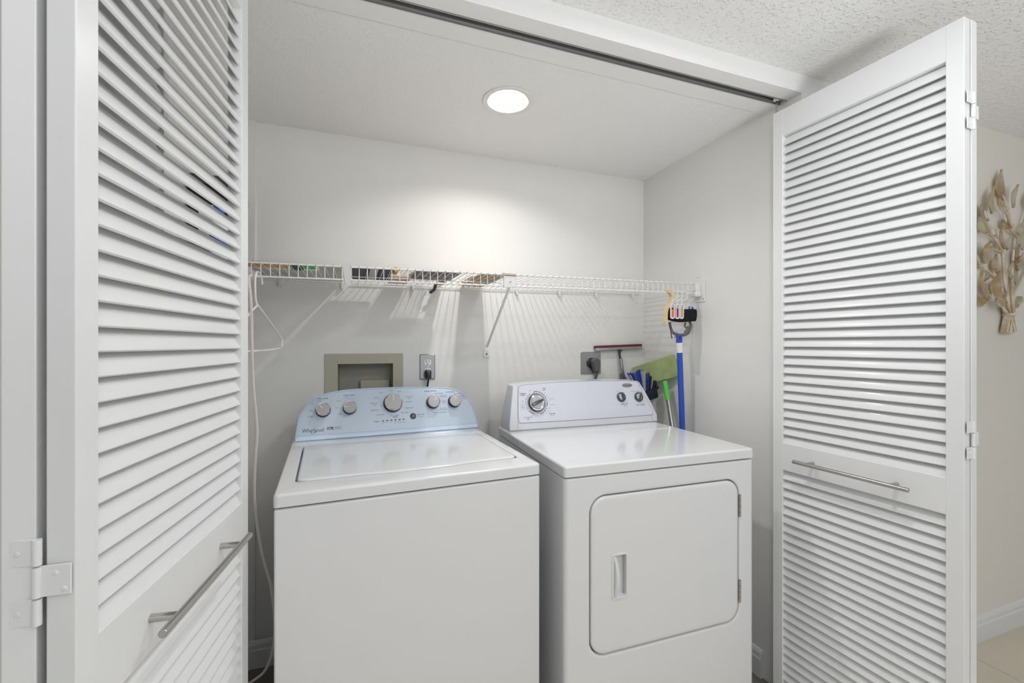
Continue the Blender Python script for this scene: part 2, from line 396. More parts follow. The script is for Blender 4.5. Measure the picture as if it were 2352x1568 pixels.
def hinge(parent, P, rz, z, a_mid, wA, wB):
    """knuckle at P; plates lie on the two leaf edges; a_mid: the middle knuckle plate goes on +x side"""
    r = 0.0042
    he = NB(); Mh = T(P[0], P[1], z) @ R(rz, 'Z')
    H = 0.094; t3 = [(-H/2, -H/2+0.029), (-H/2+0.0300, H/2-0.0300), (H/2-0.029, H/2)]
    for i, (z0, z1) in enumerate(t3):
        bb = NB(); tube(bb, [(0, 0, z0+0.0005), (0, 0, z1-0.0005)], r, 14)
        side = 1 if ((i == 1) == a_mid) else -1
        wd = wA if side > 0 else wB
        if i == 1 or True:
            x0, x1 = (0.0, wd) if side > 0 else (-wd, 0.0)
            box(bb, (x0, -0.0002, z0), (x1, 0.0019, z1), 0.0006, 1)
        # screw heads
        bb2 = NB()
        lathe(bb2, [(0, 0.0006), (0.0010, 0.0006), (0.0014, 0.0012), (0.0030, 0.0004), (0.0030, -0.0006)], 12, T(side*wd*0.55, -0.0004, (z0+z1)/2 + (0.008 if i == 1 else 0)) @ R(PI/2, 'X'))
        if i == 1: lathe(bb2, [(0, 0.0006), (0.0010, 0.0006), (0.0014, 0.0012), (0.0030, 0.0004), (0.0030, -0.0006)], 12, T(side*wd*0.80, -0.0004, (z0+z1)/2-0.010) @ R(PI/2, 'X'))
        me = bpy.data.meshes.new('x'); bb2.to_mesh(me); bb2.free(); bb.from_mesh(me); bpy.data.meshes.remove(me)
        bb.transform(Mh); me = bpy.data.meshes.new('x'); bb.to_mesh(me); bb.free(); he.from_mesh(me); bpy.data.meshes.remove(me)
    return finish(he, 'hinge', 'door', parent, smooth=True)
# left pair: visible leaf A turned to the right, leaf B folded behind it
dl = empty('door_1', (XJ, 1.15, 0)); tag(dl, 'left white louvred bifold door folded open, near the camera', 'door', kind='structure')
off = Vector((XJ, 1.15, 0))
aL = -0.13; PL = Vector((-0.2935, 0.622, 0))
lf = make_leaf(dl, PL-off, aL); make_handle(lf)
dB = 0.096; oB = Vector((-0.405, 1.127, 0)); make_leaf(dl, oB-off, PI+dB)
Hp = Vector((-0.3260, 0.6205, 0))
for z in (0.25, 1.016, 1.862): hinge(dl, Hp-off, -0.07, z, True, 0.0300, 0.0300)
# right pair
dr = empty('door_2', (XR, 1.15, 0)); tag(dr, 'right white louvred bifold door folded open beside the dryer', 'door', kind='structure')
off = Vector((XR, 1.15, 0))
lf = make_leaf(dr, Vector((1.405, 1.150, 0))-off, PI+0.06); make_handle(lf)
make_leaf(dr, Vector((1.4945, 0.645, 0))-off, 0.06)
Hp = Vector((1.4648, 0.6388, 0))
for z in (0.25, 1.034, 1.862): hinge(dr, Hp-off, 0.05, z, True, 0.027, 0.028)

# ------------------------------------------------------------------ recessed light
rl = empty('recessed_light', (LAMP[0], LAMP[1], ZC)); tag(rl, 'round lit recessed light in the closet ceiling', 'ceiling light')
b = NB(); lathe(b, [(0.0745, 0.0), (0.092, 0.0), (0.0935, -0.002), (0.091, -0.0045), (0.077, -0.003), (0.0745, 0.0)], 64); finish(b, 'trim_ring', 'white', rl, smooth=True)
b = NB(); lathe(b, [(0.0745, -0.002), (0.071, 0.03), (0.060, 0.075), (0.0, 0.085)], 48); finish(b, 'reflector', 'reflector', rl, smooth=True)
b = NB(); lathe(b, [(0.0, 0.030), (0.030, 0.033), (0.044, 0.044), (0.045, 0.055), (0.030, 0.078), (0.0, 0.080)], 32); finish(b, 'bulb', 'bulb', rl, smooth=True)

# ------------------------------------------------------------------ washer
WR = empty('washing_machine', (-0.1805, 1.1371, 0), 0.0574)
tag(WR, 'white top-load washing machine with a light blue control console, left of the dryer', 'washing machine')
WW, WD = 0.695, 0.705
b = NB(); box(b, (0.0015, 0.002, 0.02), (WW-0.0015, WD-0.02, 0.8885), 0.006, 3); finish(b, 'cabinet', 'appl', WR, smooth=True)
b = NB(); box(b, (0.008, 0.010, 0.885), (WW-0.008, WD-0.03, 0.895)); finish(b, 'seam_shadow_strip', 'appl_in', WR)  # dark strip gives the gap under the washer top its shade
for x in (0.05, WW-0.05):
    for y in (0.05, WD-0.08):
        b = NB(); tube(b, [(x, y, 0), (x, y, 0.022)], 0.018, 12); finish(b, 'foot', 'grey', WR)
def densify(pts, n):
    out = []
    for i in range(len(pts)):
        a = Vector(pts[i]); c = Vector(pts[(i+1) % len(pts)])
        for k in range(n): out.append(tuple(a.lerp(c, k/n)))
    return out
def lid_outline(d):
    x0, x1, y0, y1 = 0.040+d, 0.662-d, 0.083+d, 0.520-d
    pts = rrect(x0, y0, x1, y1, 0.022, 6)
    # order: right-top corner, left-top, left-bottom, right-bottom ; add a finger lip bulge between last two groups
    LB = pts[14:21]; RB = pts[21:28]
    mid = []
    for k in range(1, 24):
        x = LB[-1][0] + (RB[0][0]-LB[-1][0])*k/24
        bump = 0.0
        u = (x-0.235)/(0.475-0.235)
        if -0.3 < u < 1.3:
            s = 1/(1+math.exp(-(u-0.0)*14)); e = 1/(1+math.exp((u-1.0)*14)); bump = 0.011*s*e
        mid.append((x, LB[-1][1]-bump))
    return pts[0:14]+LB+mid+RB
b = NB(); I4 = Matrix()
lo0 = lid_outline(0.0)
n = len(lo0)
outer = rrect(0, 0, WW, WD, 0.012, 6); oo = outer[0:21] + [(outer[20][0]+(outer[21][0]-outer[20][0])*k/24, 0) for k in range(1, 24)] + outer[21:28]
L = stack(b, [(oo, 0.8935), (oo, 0.917), (inset(oo, 0.0018), 0.922), (inset(oo, 0.007), 0.925)], cap0=True, cap1=False)
h1 = loop3(b, inset(lo0, -0.004), 0.925, I4); bridge(b, L[-1], h1)
h2 = loop3(b, lo0, 0.9225, I4); bridge(b, h1, h2)
h3 = loop3(b, lo0, 0.9, I4); bridge(b, h2, h3); b.faces.new(h3)
finish(b, 'top_panel', 'appl', WR, smooth=True, ang=50)
b = NB(); l1 = lid_outline(0.0052)
stack(b, [(l1, 0.9045), (l1, 0.9235), (inset(l1, 0.0015), 0.9262), (inset(l1, 0.006), 0.9275), (inset(l1, 0.022), 0.9278)], cap0=True, cap1=True)
finish(b, 'lid', 'appl', WR, smooth=True, ang=60)
# console
WB, WTl = 0.5835, 0.35
def plane_M(y0, z0, t):
    return Matrix(((1, 0, 0, 0), (0, math.sin(t), -math.cos(t), y0), (0, math.cos(t), math.sin(t), z0), (0, 0, 0, 1)))
MWc = plane_M(WB, 0.9265, WTl)
half = [(0.6985, 0.0), (0.7005, 0.0140), (0.6995, 0.0300), (0.6898, 0.0831), (0.6765, 0.1174), (0.6612, 0.1367), (0.6425, 0.1544), (0.6103, 0.1705), (0.5707, 0.1788), (0.5133, 0.1840), (0.4525, 0.1868), (0.3897, 0.1883), (0.3386, 0.1889), (0.2519, 0.1886), (0.1949, 0.1865), (0.1530, 0.1822), (0.1148, 0.1745), (0.0827, 0.1628), (0.0590, 0.1463), (0.0411, 0.1268), (0.0273, 0.1045), (0.0187, 0.0822), (0.0110, 0.0295), (0.0098, 0.0120), (0.0098, 0.0)]
sm = [(v.x, v.y) for v in smooth_pts(half[1:-1], 4)]
arc = [half[0]] + sm + [half[-1]]
arc = [(x, max(0, y)) for x, y in arc] + [(0.0098+(0.6985-0.0098)*k/14, 0.0) for k in range(1, 14)]
def bodyback(u, v): return MWc @ Vector((u, v, 0))
b = NB()
rim = lambda x, y: 0.0165 if y < 0.004 else 0.0075
a1 = inset(arc, 0.004)
inn = inset(arc, lambda x, y: 0.0180 if y < 0.004 else 0.0058)
Lb0 = [b.verts.new((u, WD-0.012, 0.9265 + v*math.cos(WTl)*0.955)) for u, v in arc]
Lr = loop3(b, arc, -0.005, MWc); bridge(b, Lb0, Lr)
Lr2 = loop3(b, inset(arc, 0.0012), -0.0015, MWc); bridge(b, Lr, Lr2)
Lr3 = loop3(b, a1, 0.0, MWc); bridge(b, Lr2, Lr3)
Lr4 = loop3(b, inn, -0.0008, MWc); bridge(b, Lr3, Lr4)
Lr5 = loop3(b, inset(inn, 0.0005), -0.0030, MWc); bridge(b, Lr4, Lr5); b.faces.new(Lr5); b.faces.new(Lb0[::-1])
finish(b, 'console_body', 'bluerim', WR, smooth=True, ang=50)
b = NB(); stack(b, [(inset(inn, 0.001), -0.0029), (inset(inn, 0.001), -0.0016)], MWc)
finish(b, 'control_panel', 'blue', WR)
def knob(parent, M0, u, v, r, ang, base=-0.0016, h=0.028):
    Mk = M0 @ T(u, v, base)
    b = NB(); lathe(b, [(0, 0), (r*1.07, 0), (r*1.04, h*0.25), (r*0.93, h*0.72), (r*0.93, h*0.74)], 40, Mk); 
    k = finish(b, 'knob', 'black', parent, smooth=True, ang=30)
    b = NB(); lathe(b, [(r*0.93, h*0.70), (r*0.985, h*0.76), (r*0.98, h*0.93), (r*0.92, h), (r*0.86, h*0.97), (r*0.86, h*0.9)], 40, Mk)
    finish(b, 'knob_ring', 'chrome', k, smooth=True)
    b = NB(); lathe(b, [(r*0.865, h*0.955), (0, h*0.965)], 40, Mk); finish(b, 'knob_cap', 'knobcap', k)
    b = NB(); Mi = Mk @ R(ang, 'Z'); w = r*0.035
    vs = box(b, (-w, r*0.14, h*0.962), (w, r*0.84, h*0.985)); bmesh.ops.transform(b, matrix=Mi, verts=b.verts[:])
    finish(b, 'indicator_line', 'whiteink', k)
KN = [(0.1013, 0.1186, 0.0255, 0.70), (0.1942, 0.1216, 0.0245, 1.5), (0.3546, 0.1319, 0.0355, 0.06), (0.5143, 0.1271, 0.0262, -0.75), (0.6043, 0.1262, 0.0258, 0.1)]
# the knob tops stand proud of the panel, so their bases sit a little lower and to the right
for u, v, r, a in KN: knob(WR, MWc, u+0.002, v-0.0095, r*0.97, a)
b = NB(); lathe(b, [(0, 0), (0.0122, 0), (0.0122, 0.001), (0.011, 0.0018), (0, 0.0018)], 28, MWc @ T(0.4326, 0.0655, -0.0016)); sb = finish(b, 'start_button', 'dgrey', WR, smooth=True)
b = NB(); lathe(b, [(0, 0), (0.0013, 0), (0, 0.0004)], 10, MWc @ T(0.4368, 0.0655, 0.0003)); finish(b, 'button_light', 'whiteink', sb)
for i in range(6):
    b = NB(); p = [(x, y) for x, y in rrect(-0.0042, -0.0017, 0.0042, 0.0017, 0.0014, 3)]
    stack(b, [(p, 0), (p, 0.0005)], MWc @ T(0.3165 + i*0.0156, 0.0547+0.0003*i, -0.0016)); finish(b, 'indicator_window', 'black', WR)
TXT = -0.00155
b = NB()
def wt(s, u, v, size=0.0070, bold=0.0, al='CENTER', mi=0, sx=1.0): text_into(b, s, size, MWc @ T(u, v, TXT), al, bold, mi=mi, sx=sx)
for s, u, v in [('SOIL LEVEL', 0.103, 0.1535), ('WASH TEMP', 0.194, 0.1620), ('RINSE OPTION', 0.5101, 0.1645), ('WATER LEVEL', 0.5920, 0.1575)]: wt(s, u, v, 0.0075 if u < 0.59 else 0.0062, 0.0001)
for s, u, v in [('Heavy', 0.089, 0.1455), ('Med', 0.0672, 0.1354), ('Light', 0.0616, 0.1112), ('Ex Light', 0.0600, 0.0880), ('Warm', 0.157, 0.1415), ('Hot', 0.1853, 0.1525), ('Cool', 0.1500, 0.1159), ('Cold', 0.161, 0.0919), ('Tap Cold', 0.1830, 0.0830),
                ('Normal', 0.3515, 0.1746), ('Heavy', 0.3127, 0.1674), ('Whites', 0.2950, 0.1471), ('Whites with', 0.284, 0.1263), ('Soak', 0.287, 0.1195), ('Bulky/Sheets', 0.2870, 0.099), ('Drain & Spin', 0.3083, 0.079), ('Clean Washer', 0.3600, 0.0730),
                ('Rinse & Spin', 0.402, 0.0825), ('Quick Wash', 0.4195, 0.1003), ('Delicates', 0.4200, 0.1249), ('Colors with', 0.4220, 0.1465), ('Soak', 0.422, 0.1395), ('Casual', 0.3850, 0.1687),
                ('Fabric Softener', 0.545, 0.1540), ('Deep Rinse', 0.5620, 0.1445), ('Extra Rinse', 0.5630, 0.1385), ('Extra', 0.5625, 0.1240), ('Normal', 0.5625, 0.1180), ('Rinse', 0.5625, 0.1120),
                ('Auto Sensing', 0.6240, 0.1490), ('Deep', 0.6440, 0.1400), ('Water', 0.6460, 0.1335), ('Wash', 0.6480, 0.1270), ('Extra Rinse', 0.5580, 0.0910), ('with Deep Water', 0.5580, 0.0845), ('Press and hold options', 0.543, 0.0740)]:
    wt(s, u, v, 0.0060, 0.00004, mi=1)
wt('affresh', 0.363, 0.0665, 0.0065, 0.0002, mi=1)
wt('Progress', 0.293, 0.0535, 0.0056, 0.0001); wt('Start / Pause', 0.464, 0.0710, 0.0056, 0.0001)
wt('Hold 3 sec to', 0.464, 0.0635, 0.0046, mi=1); wt('cancel', 0.464, 0.0585, 0.0046, mi=1)
for i, s in enumerate(['Sensing', 'Wash', 'Rinse', 'Final', 'Cycle', 'Lid']): wt(s, 0.3165+i*0.0156, 0.0478+0.0003*i, 0.0042, mi=1)
for i, s in [(0, 'Fill'), (3, 'Spin'), (4, 'Complete'), (5, 'Locked')]: wt(s, 0.3165+i*0.0156, 0.0430+0.0003*i, 0.0042, mi=1)
pts = [(0.3546+0.0465*math.cos(a), 0.1319+0.0465*math.sin(a)-0.003) for a in [2.65+0.09*k for k in range(11)]]
tube(b, [MWc @ Vector((x, y, -0.0014)) for x, y in pts], 0.00035, 4, mi=1)
tag(finish(b, 'printed_lettering', ['ink', 'greyink'], WR), kind='stuff')
b = NB(); text_into(b, 'Whirlpool', 0.0205, MWc @ T(0.070, 0.0365, TXT), 'CENTER', 0.0, sx=0.84)
pts = []
for k in range(40):   # swoosh: long thin ellipse around the l and p, open at the right
    a = math.radians(38 + 285*k/39); ex, ey = 0.0155*math.cos(a), 0.0052*math.sin(a); ca, sa = math.cos(0.85), math.sin(0.85)
    pts.append(MWc @ Vector((0.0745 + ex*ca - ey*sa, 0.0362 + ex*sa + ey*ca, TXT)))
tube(b, pts, [0.0002+0.00045*math.sin(PI*k/39) for k in range(40)], 5)
finish(b, 'logo_lettering', 'ink', WR)
b = NB(); p = rrect(0.1175, 0.0352, 0.1375, 0.0445, 0.0006, 2); stack(b, [(p, 0), (p, 0.0001)], MWc @ T(0, 0.0005, TXT))
for x0, y0, x1, y1 in [(0.1375, 0.0352, 0.168, 0.0356), (0.1375, 0.0441, 0.168, 0.0445), (0.1677, 0.0352, 0.168, 0.0445)]:
    stack(b, [([(x0, y0), (x1, y0), (x1, y1), (x0, y1)], 0), ([(x0, y0), (x1, y0), (x1, y1), (x0, y1)], 0.0001)], MWc @ T(0, 0.0005, TXT))
for f in b.faces: f.material_index = 0
text_into(b, '2in1', 0.0085, MWc @ T(0.1275, 0.0400, TXT+0.0002), 'CENTER', 0.0002, mi=1)
text_into(b, 'REMOVABLE', 0.0040, MWc @ T(0.1525, 0.0424, TXT), 'CENTER', 0, mi=2); text_into(b, 'AGITATOR', 0.0040, MWc @ T(0.1525, 0.0380, TXT), 'CENTER', 0, mi=2)
finish(b, 'badge', ['ink', 'whiteink', 'greyink'], WR)

# ------------------------------------------------------------------ dryer
DR = empty('clothes_dryer', (0.5619, 1.1187, 0), -0.0189)
tag(DR, 'white front-load clothes dryer with a pale lavender console, right of the washer', 'clothes dryer')
DWd, DD = 0.7013, 0.655
b = NB(); box(b, (0.0015, 0.030, 0.02), (DWd-0.0015, DD, 0.8885), 0.003, 2); finish(b, 'cabinet', 'appl', DR, smooth=True)
# front panel with rounded vertical edges and a door opening
MF = Matrix(((1, 0, 0, 0), (0, 0, -1, 0), (0, 1, 0, 0), (0, 0, 0, 1)))       # (x, z, h) -> front plane, h towards viewer
dx0, dx1, dz0, dz1 = 0.081, 0.638, 0.357, 0.829
def rr2(x0, y0, x1, y1, rl, rr, k=8):
    pts = []
    for cx, cy, a0, r in [(x1-rr, y1-rr, 0, rr), (x0+rl, y1-rl, PI/2, rl), (x0+rl, y0+rl, PI, rl), (x1-rr, y0+rr, 1.5*PI, rr)]:
        for i in range(k+1):
            a = a0 + (PI/2)*i/k; pts.append((cx + r*math.cos(a), cy + r*math.sin(a)))
    return pts
do = rr2(dx0, dz0, dx1, dz1, 0.052, 0.052)
b = NB(); fo = rr2(0.0, 0.02, DWd, 0.8885, 0.003, 0.003)
def shr(p, d): return [(min(max(x, 0.0+d), DWd-d), min(max(z, 0.02), 0.8885-(d*0.3))) for x, z in p]
L = stack(b, [(fo, -0.029), (fo, -0.013), (shr(fo, 0.0012), -0.007), (shr(fo, 0.005), -0.002), (shr(fo, 0.012), 0.0), (shr(fo, 0.0135), 0.0)], MF, cap0=True, cap1=False)
hh_ = loop3(b, inset(do, -0.009), 0.0, MF); bridge(b, L[-1], hh_); h0 = loop3(b, inset(do, -0.007), 0.0, MF); bridge(b, hh_, h0)
h1 = loop3(b, inset(do, -0.002), -0.0015, MF); bridge(b, h0, h1)
h2 = loop3(b, do, -0.008, MF); bridge(b, h1, h2); h3 = loop3(b, do, -0.024, MF); bridge(b, h2, h3); b.faces.new(h3)
finish(b, 'front_panel', 'appl', DR, smooth=True, ang=50)
# door with a cup for the pull
b = NB(); d1 = inset(do, 0.0035)
cup = rr2(0.1565, 0.520, 0.2045, 0.648, 0.006, 0.006)
L = stack(b, [(d1, -0.022), (d1, -0.004), (inset(d1, 0.0012), -0.0010), (inset(d1, 0.005), 0.0012), (inset(d1, 0.012), 0.0016), (inset(d1, 0.0135), 0.0016)], MF, cap0=True, cap1=False)
c0 = loop3(b, cup, 0.0016, MF); bridge(b, L[-1], c0); c1 = loop3(b, inset(cup, 0.001), -0.016, MF); bridge(b, c0, c1); b.faces.new(c1)
dd = finish(b, 'door', 'appl', DR, smooth=True, ang=50)
b = NB(); L = stack(b, [(inset(cup, -0.0045), 0.0014), (inset(cup, -0.004), 0.0035), (inset(cup, 0.0), 0.0042), (inset(cup, 0.0022), 0.0034), (inset(cup, 0.0026), -0.006)], MF, cap0=False, cap1=False)
hd = finish(b, 'pull_bezel', 'appl', dd, smooth=True, ang=60)
b = NB(); N = 14; rings = []
for i in range(N+1):      # crescent grip standing off the cup
    t = i/N; z = 0.5235 + 0.1205*t; bul = math.sin(PI*t); w = 0.006 + 0.0075*bul; h = 0.0030 + 0.0085*bul**0.7
    rings.append([b.verts.new(MF @ Vector(p)) for p in [(0.1590, z, -0.010), (0.1590, z, 0.0020), (0.1610+0.2*w, z, h), (0.1610+w, z, h-0.001), (0.1610+w+0.0015, z, h-0.006), (0.1610+w*0.8, z, -0.010)]])
for i in range(N): bridge(b, rings[i], rings[i+1])
b.faces.new(rings[0]); b.faces.new(rings[-1][::-1]); finish(b, 'pull_grip', 'appl', dd, smooth=True, ang=60)
for zc in (0.7385, 0.4545):
    b = NB()
    for i, (z0, z1) in enumerate([(-0.037, -0.020), (-0.019, -0.002), (-0.001, 0.018), (0.019, 0.037)]):
        tube(b, [(0.6405, -0.0015, zc+z0), (0.6405, -0.0015, zc+z1)], 0.0033, 10)
        box(b, (0.637, -0.001, zc+z0), (0.6465, 0.0012, zc+z1))
    finish(b, 'door_hinge', 'steel', DR, smooth=True)
b = NB(); box(b, (0.008, 0.012, 0.885), (DWd-0.008, DD-0.03, 0.895)); finish(b, 'seam_shadow_strip', 'appl_in', DR)  # seam shade under the dryer top, put in as a dark strip
for x in (0.05, DWd-0.05):
    for y in (0.05, DD-0.05):
        b = NB(); tube(b, [(x, y, 0), (x, y, 0.022)], 0.018, 12); finish(b, 'foot', 'grey', DR)
b = NB(); oo = rrect(-0.001, -0.001, DWd+0.001, DD, 0.010, 6)
well = rrect(0.040, 0.045, DWd-0.036, 0.500, 0.03, 6)
L = stack(b, [(oo, 0.8930), (oo, 0.917), (inset(oo, 0.0018), 0.922), (inset(oo, 0.007), 0.925)], cap0=True, cap1=False)
w0 = loop3(b, well, 0.925, I4); bridge(b, L[-1], w0); w1 = loop3(b, inset(well, 0.006), 0.9236, I4); bridge(b, w0, w1); b.faces.new(w1)
finish(b, 'top_panel', 'appl', DR, smooth=True, ang=60)
b = NB(); p = rrect(0.435, 0.385, 0.672, 0.505, 0.012, 4)
stack(b, [(p, 0.9225), (p, 0.9252), (inset(p, 0.003), 0.9262)]); ls = finish(b, 'lint_screen_cover', 'appl', DR, smooth=True)
b = NB(); p = rrect(0.615, 0.485, 0.655, 0.495, 0.003, 3); stack(b, [(p, 0.926), (p, 0.9275)]); finish(b, 'cover_lip', 'appl', ls)
# console
DB, DTl = 0.5238, 0.30
MDc = plane_M(DB, 0.9265, DTl)
top = [(0.7130, 0.0), (0.7185, 0.030), (0.7000, 0.085), (0.6790, 0.135), (0.6560, 0.183), (0.6480, 0.1880), (0.6363, 0.1905), (0.5500, 0.1945), (0.4561, 0.1968), (0.3600, 0.1980), (0.2853, 0.1976), (0.1730, 0.1955), (0.1000, 0.1925), (0.0645, 0.1895), (0.0440, 0.1860), (0.0400, 0.1800), (0.0310, 0.1350), (0.0210, 0.0850), (0.0095, 0.0250), (0.0090, 0.0)]
arcd = top + [(0.009+(0.713-0.009)*k/10, 0.0) for k in range(1, 10)]
b = NB(); Lb0 = [b.verts.new((min(max(u, 0.001), 0.7003), DD-0.008, 0.9265 + v*math.cos(DTl))) for u, v in arcd]
Lr = loop3(b, arcd, -0.006, MDc); bridge(b, Lb0, Lr); Lr2 = loop3(b, inset(arcd, 0.0015), -0.0015, MDc); bridge(b, Lr, Lr2)
Lr3 = loop3(b, inset(arcd, 0.0045), 0.0, MDc); bridge(b, Lr2, Lr3); b.faces.new(Lr3); b.faces.new(Lb0[::-1])
finish(b, 'console_body', 'lavrim', DR, smooth=True, ang=55)
innd = [(0.6864, 0.0307), (0.6935, 0.0330), (0.6965, 0.0430), (0.6860, 0.0750), (0.6650, 0.1280), (0.6469, 0.1720), (0.6400, 0.1810), (0.6280, 0.1850), (0.5700, 0.1890), (0.4994, 0.1912), (0.4200, 0.1926), (0.2846, 0.1928), (0.1700, 0.1890), (0.0950, 0.1852), (0.0740, 0.1825), (0.0650, 0.1740), (0.0570, 0.1100), (0.0510, 0.0500), (0.0525, 0.0330), (0.0600, 0.0295), (0.300, 0.0285), (0.500, 0.0290)]
b = NB(); stack(b, [(inset(innd, -0.0022), -0.001), (inset(innd, -0.0022), 0.0008)], MDc); finish(b, 'panel_bezel', 'knobcap', DR)
b = NB(); stack(b, [(innd, 0.0), (innd, 0.0014), (inset(innd, 0.001), 0.0018)], MDc); finish(b, 'control_panel', 'lav', DR)
for u0, u1 in [((0.0445, 0.004), (0.0610, 0.186)), ((0.6905, 0.004), (0.6480, 0.186))]:
    b = NB(); tube(b, [MDc @ Vector((u0[0], u0[1], 0.0)), MDc @ Vector((u1[0], u1[1], 0.0))], 0.0005, 5); finish(b, 'end_cap_seam', 'greyink', DR)
PT = 0.0018
# timer dial
u, v = 0.1369, 0.1085; Md = MDc @ T(u, v, PT) @ Matrix.Diagonal((1.16, 1.16, 1.0, 1))
b = NB(); lathe(b, [(0, 0), (0.0365, 0), (0.0365, 0.0008), (0, 0.0008)], 48, Md); k = finish(b, 'timer_dial', 'knobcap', DR, smooth=True)
b = NB(); lathe(b, [(0.0300, 0), (0.0315, 0.002), (0.0300, 0.004), (0.0285, 0.004)], 48, Md); finish(b, 'dial_ring', 'black', k, smooth=True)
b = NB(); lathe(b, [(0.0290, 0), (0.0290, 0.010), (0.0245, 0.0135), (0.0225, 0.012), (0, 0.012)], 48, Md); finish(b, 'dial_skirt', 'chrome', k, smooth=True)
b = NB(); lathe(b, [(0.0215, 0.012), (0.0205, 0.0150), (0.0, 0.0155)], 40, Md); finish(b, 'dial_cap', 'teal', k, smooth=True)
def grip(parent, Mg, L, W, h0, h1, ang, mt='dgrey'):
    b = NB(); N = 12; top = []; bot = []
    for i in range(N+1):
        t = i/N; y = -L + 2*L*t; w = W*(0.35+0.65*math.sin(PI*min(1, 0.12+0.88*(1-t)))**0.6)
        hh = h0 + (h1-h0)*(0.45+0.55*math.sin(PI*(0.08+0.84*t)))
        top.append([(-w*0.55, y, hh), (w*0.55, y, hh)]); bot.append([(-w, y, h0), (w, y, h0)])
    rings = [[b.verts.new(Mg @ R(ang, 'Z') @ Vector(p)) for p in (bot[i][0], top[i][0], top[i][1], bot[i][1])] for i in range(N+1)]
    for i in range(N): bridge(b, rings[i], rings[i+1])
    b.faces.new(rings[0]); b.faces.new(rings[-1][::-1]); g = finish(b, 'knob_grip', mt, parent, smooth=True, ang=50)
    b = NB(); box(b, (-W*0.05, L*0.25, h1*0.93), (W*0.05, L*0.92, h1*0.97)); bmesh.ops.transform(b, matrix=Mg @ R(ang, 'Z'), verts=b.verts[:])
    return g
grip(k, Md @ T(0, 0, 0.013), 0.0235, 0.0075, 0.0, 0.010, 1.95)
b = NB(); box(b, (-0.0006, 0.006, 0.0205), (0.0006, 0.0215, 0.0212)); bmesh.ops.transform(b, matrix=Md @ R(1.95, 'Z'), verts=b.verts[:]); finish(b, 'indicator_line', 'whiteink', k)
for u, v, a in [(0.5442, 0.1165, 0.10), (0.6346, 0.1135, -0.45)]:
    Mk = MDc @ T(u, v, PT) @ Matrix.Diagonal((1.15, 1.15, 1.0, 1))
    b = NB(); lathe(b, [(0, 0), (0.0200, 0), (0.0195, 0.0012), (0, 0.0012)], 36, Mk); k2 = finish(b, 'control_knob', 'knobcap', DR, smooth=True)
    b = NB(); lathe(b, [(0.0180, 0), (0.0172, 0.008), (0.0150, 0.0105), (0.0, 0.0105)], 36, Mk); finish(b, 'knob_skirt', 'dgrey', k2, smooth=True)
    b = NB(); lathe(b, [(0.0120, 0.0105), (0.0110, 0.0125), (0.0, 0.0130)], 30, Mk @ T(-0.002, 0, 0)); finish(b, 'knob_cap', 'teal', k2, smooth=True)
    grip(k2, Mk @ T(0.001, 0, 0.0105), 0.0165, 0.0055, 0.0, 0.0085, a)
b = NB()
def dt(s, u, v, size=0.0058, bold=0.0, mi=0): text_into(b, s, size, MDc @ T(u, v, PT), 'CENTER', bold, mi=mi)
u, v = 0.1369, 0.1085
def arcseg(a0, a1, r=0.0480, w=0.0014):
    n = max(2, int(abs(a1-a0)/6)); pts0 = []; pts1 = []
    for i in range(n+1):
        a = math.radians(90 - (a0+(a1-a0)*i/n)); pts0.append((u+(r-w)*math.cos(a), v+(r-w)*math.sin(a))); pts1.append((u+(r+w)*math.cos(a), v+(r+w)*math.sin(a)))
    stack(b, [(pts0+pts1[::-1], PT), (pts0+pts1[::-1], PT+0.0002)], MDc)
for a0, a1 in [(-8, 12), (15, 27), (30, 41), (44, 55), (58, 68), (71, 75), (78, 83), (86, 108), (120, 125), (130, 140), (143, 153), (156, 168), (190, 193), (197, 232), (237, 241), (244, 248), (251, 254)]: arcseg(a0, a1)
arcseg(257, 330, 0.0475, 0.0007)
for a0, a1 in [(-14, -8), (108, 114), (173, 182)]: arcseg(a0, a1, 0.0438, 0.0010)
for s, x, y in [('WRINKLE', 0.0800, 0.1490), ('SHIELD', 0.0800, 0.1425), ('TIMED', 0.1780, 0.1680), ('DRY', 0.1780, 0.1615), ('AUTOMATIC', 0.0930, 0.0500), ('DRY', 0.0930, 0.0430), ('FLUFF AIR', 0.2020, 0.0600)]: dt(s, x, y, 0.0066, 0.00012)
for s, x, y in [('Less', 0.0760, 0.1185), ('Dry', 0.0760, 0.1135), ('Less Dry', 0.0720, 0.1040), ('Energy', 0.0745, 0.0970), ('Preferred', 0.0745, 0.0920), ('Normal Dry', 0.0765, 0.0850), ('Less Dry', 0.1150, 0.0565), ('OFF', 0.1330, 0.0545), ('OFF', 0.1120, 0.1600), ('70', 0.1480, 0.1630), ('60', 0.1620, 0.1590), ('50', 0.1780, 0.1500), ('40', 0.1880, 0.1400), ('30', 0.1935, 0.1300),
                ('Heavy Dry', 0.2060, 0.1225), ('20', 0.1960, 0.1155), ('Less Static', 0.2070, 0.0985), ('OFF', 0.1925, 0.0840), ('10', 0.1870, 0.0730), ('20', 0.1760, 0.0640), ('30', 0.1600, 0.0570), ('No Heat', 0.2020, 0.0535)]: dt(s, x, y, 0.0048, 0.00003, 1)
dt('TEMPERATURE', 0.5540, 0.0850, 0.0060, 0.0001); dt('Heat', 0.556, 0.0785, 0.0044, 0, 1); dt('PUSH TO START', 0.6370, 0.0770, 0.0060, 0.0001)
for s, x, y in [('Low', 0.5200, 0.1290), ('Medium', 0.5330, 0.1425), ('High', 0.5600, 0.1370), ('END OF CYCLE SIGNAL', 0.6280, 0.1400), ('Off', 0.6080, 0.1300)]: dt(s, x, y, 0.0048, 0.00003, 1)
tag(finish(b, 'printed_lettering', ['ink', 'greyink'], DR), kind='stuff')
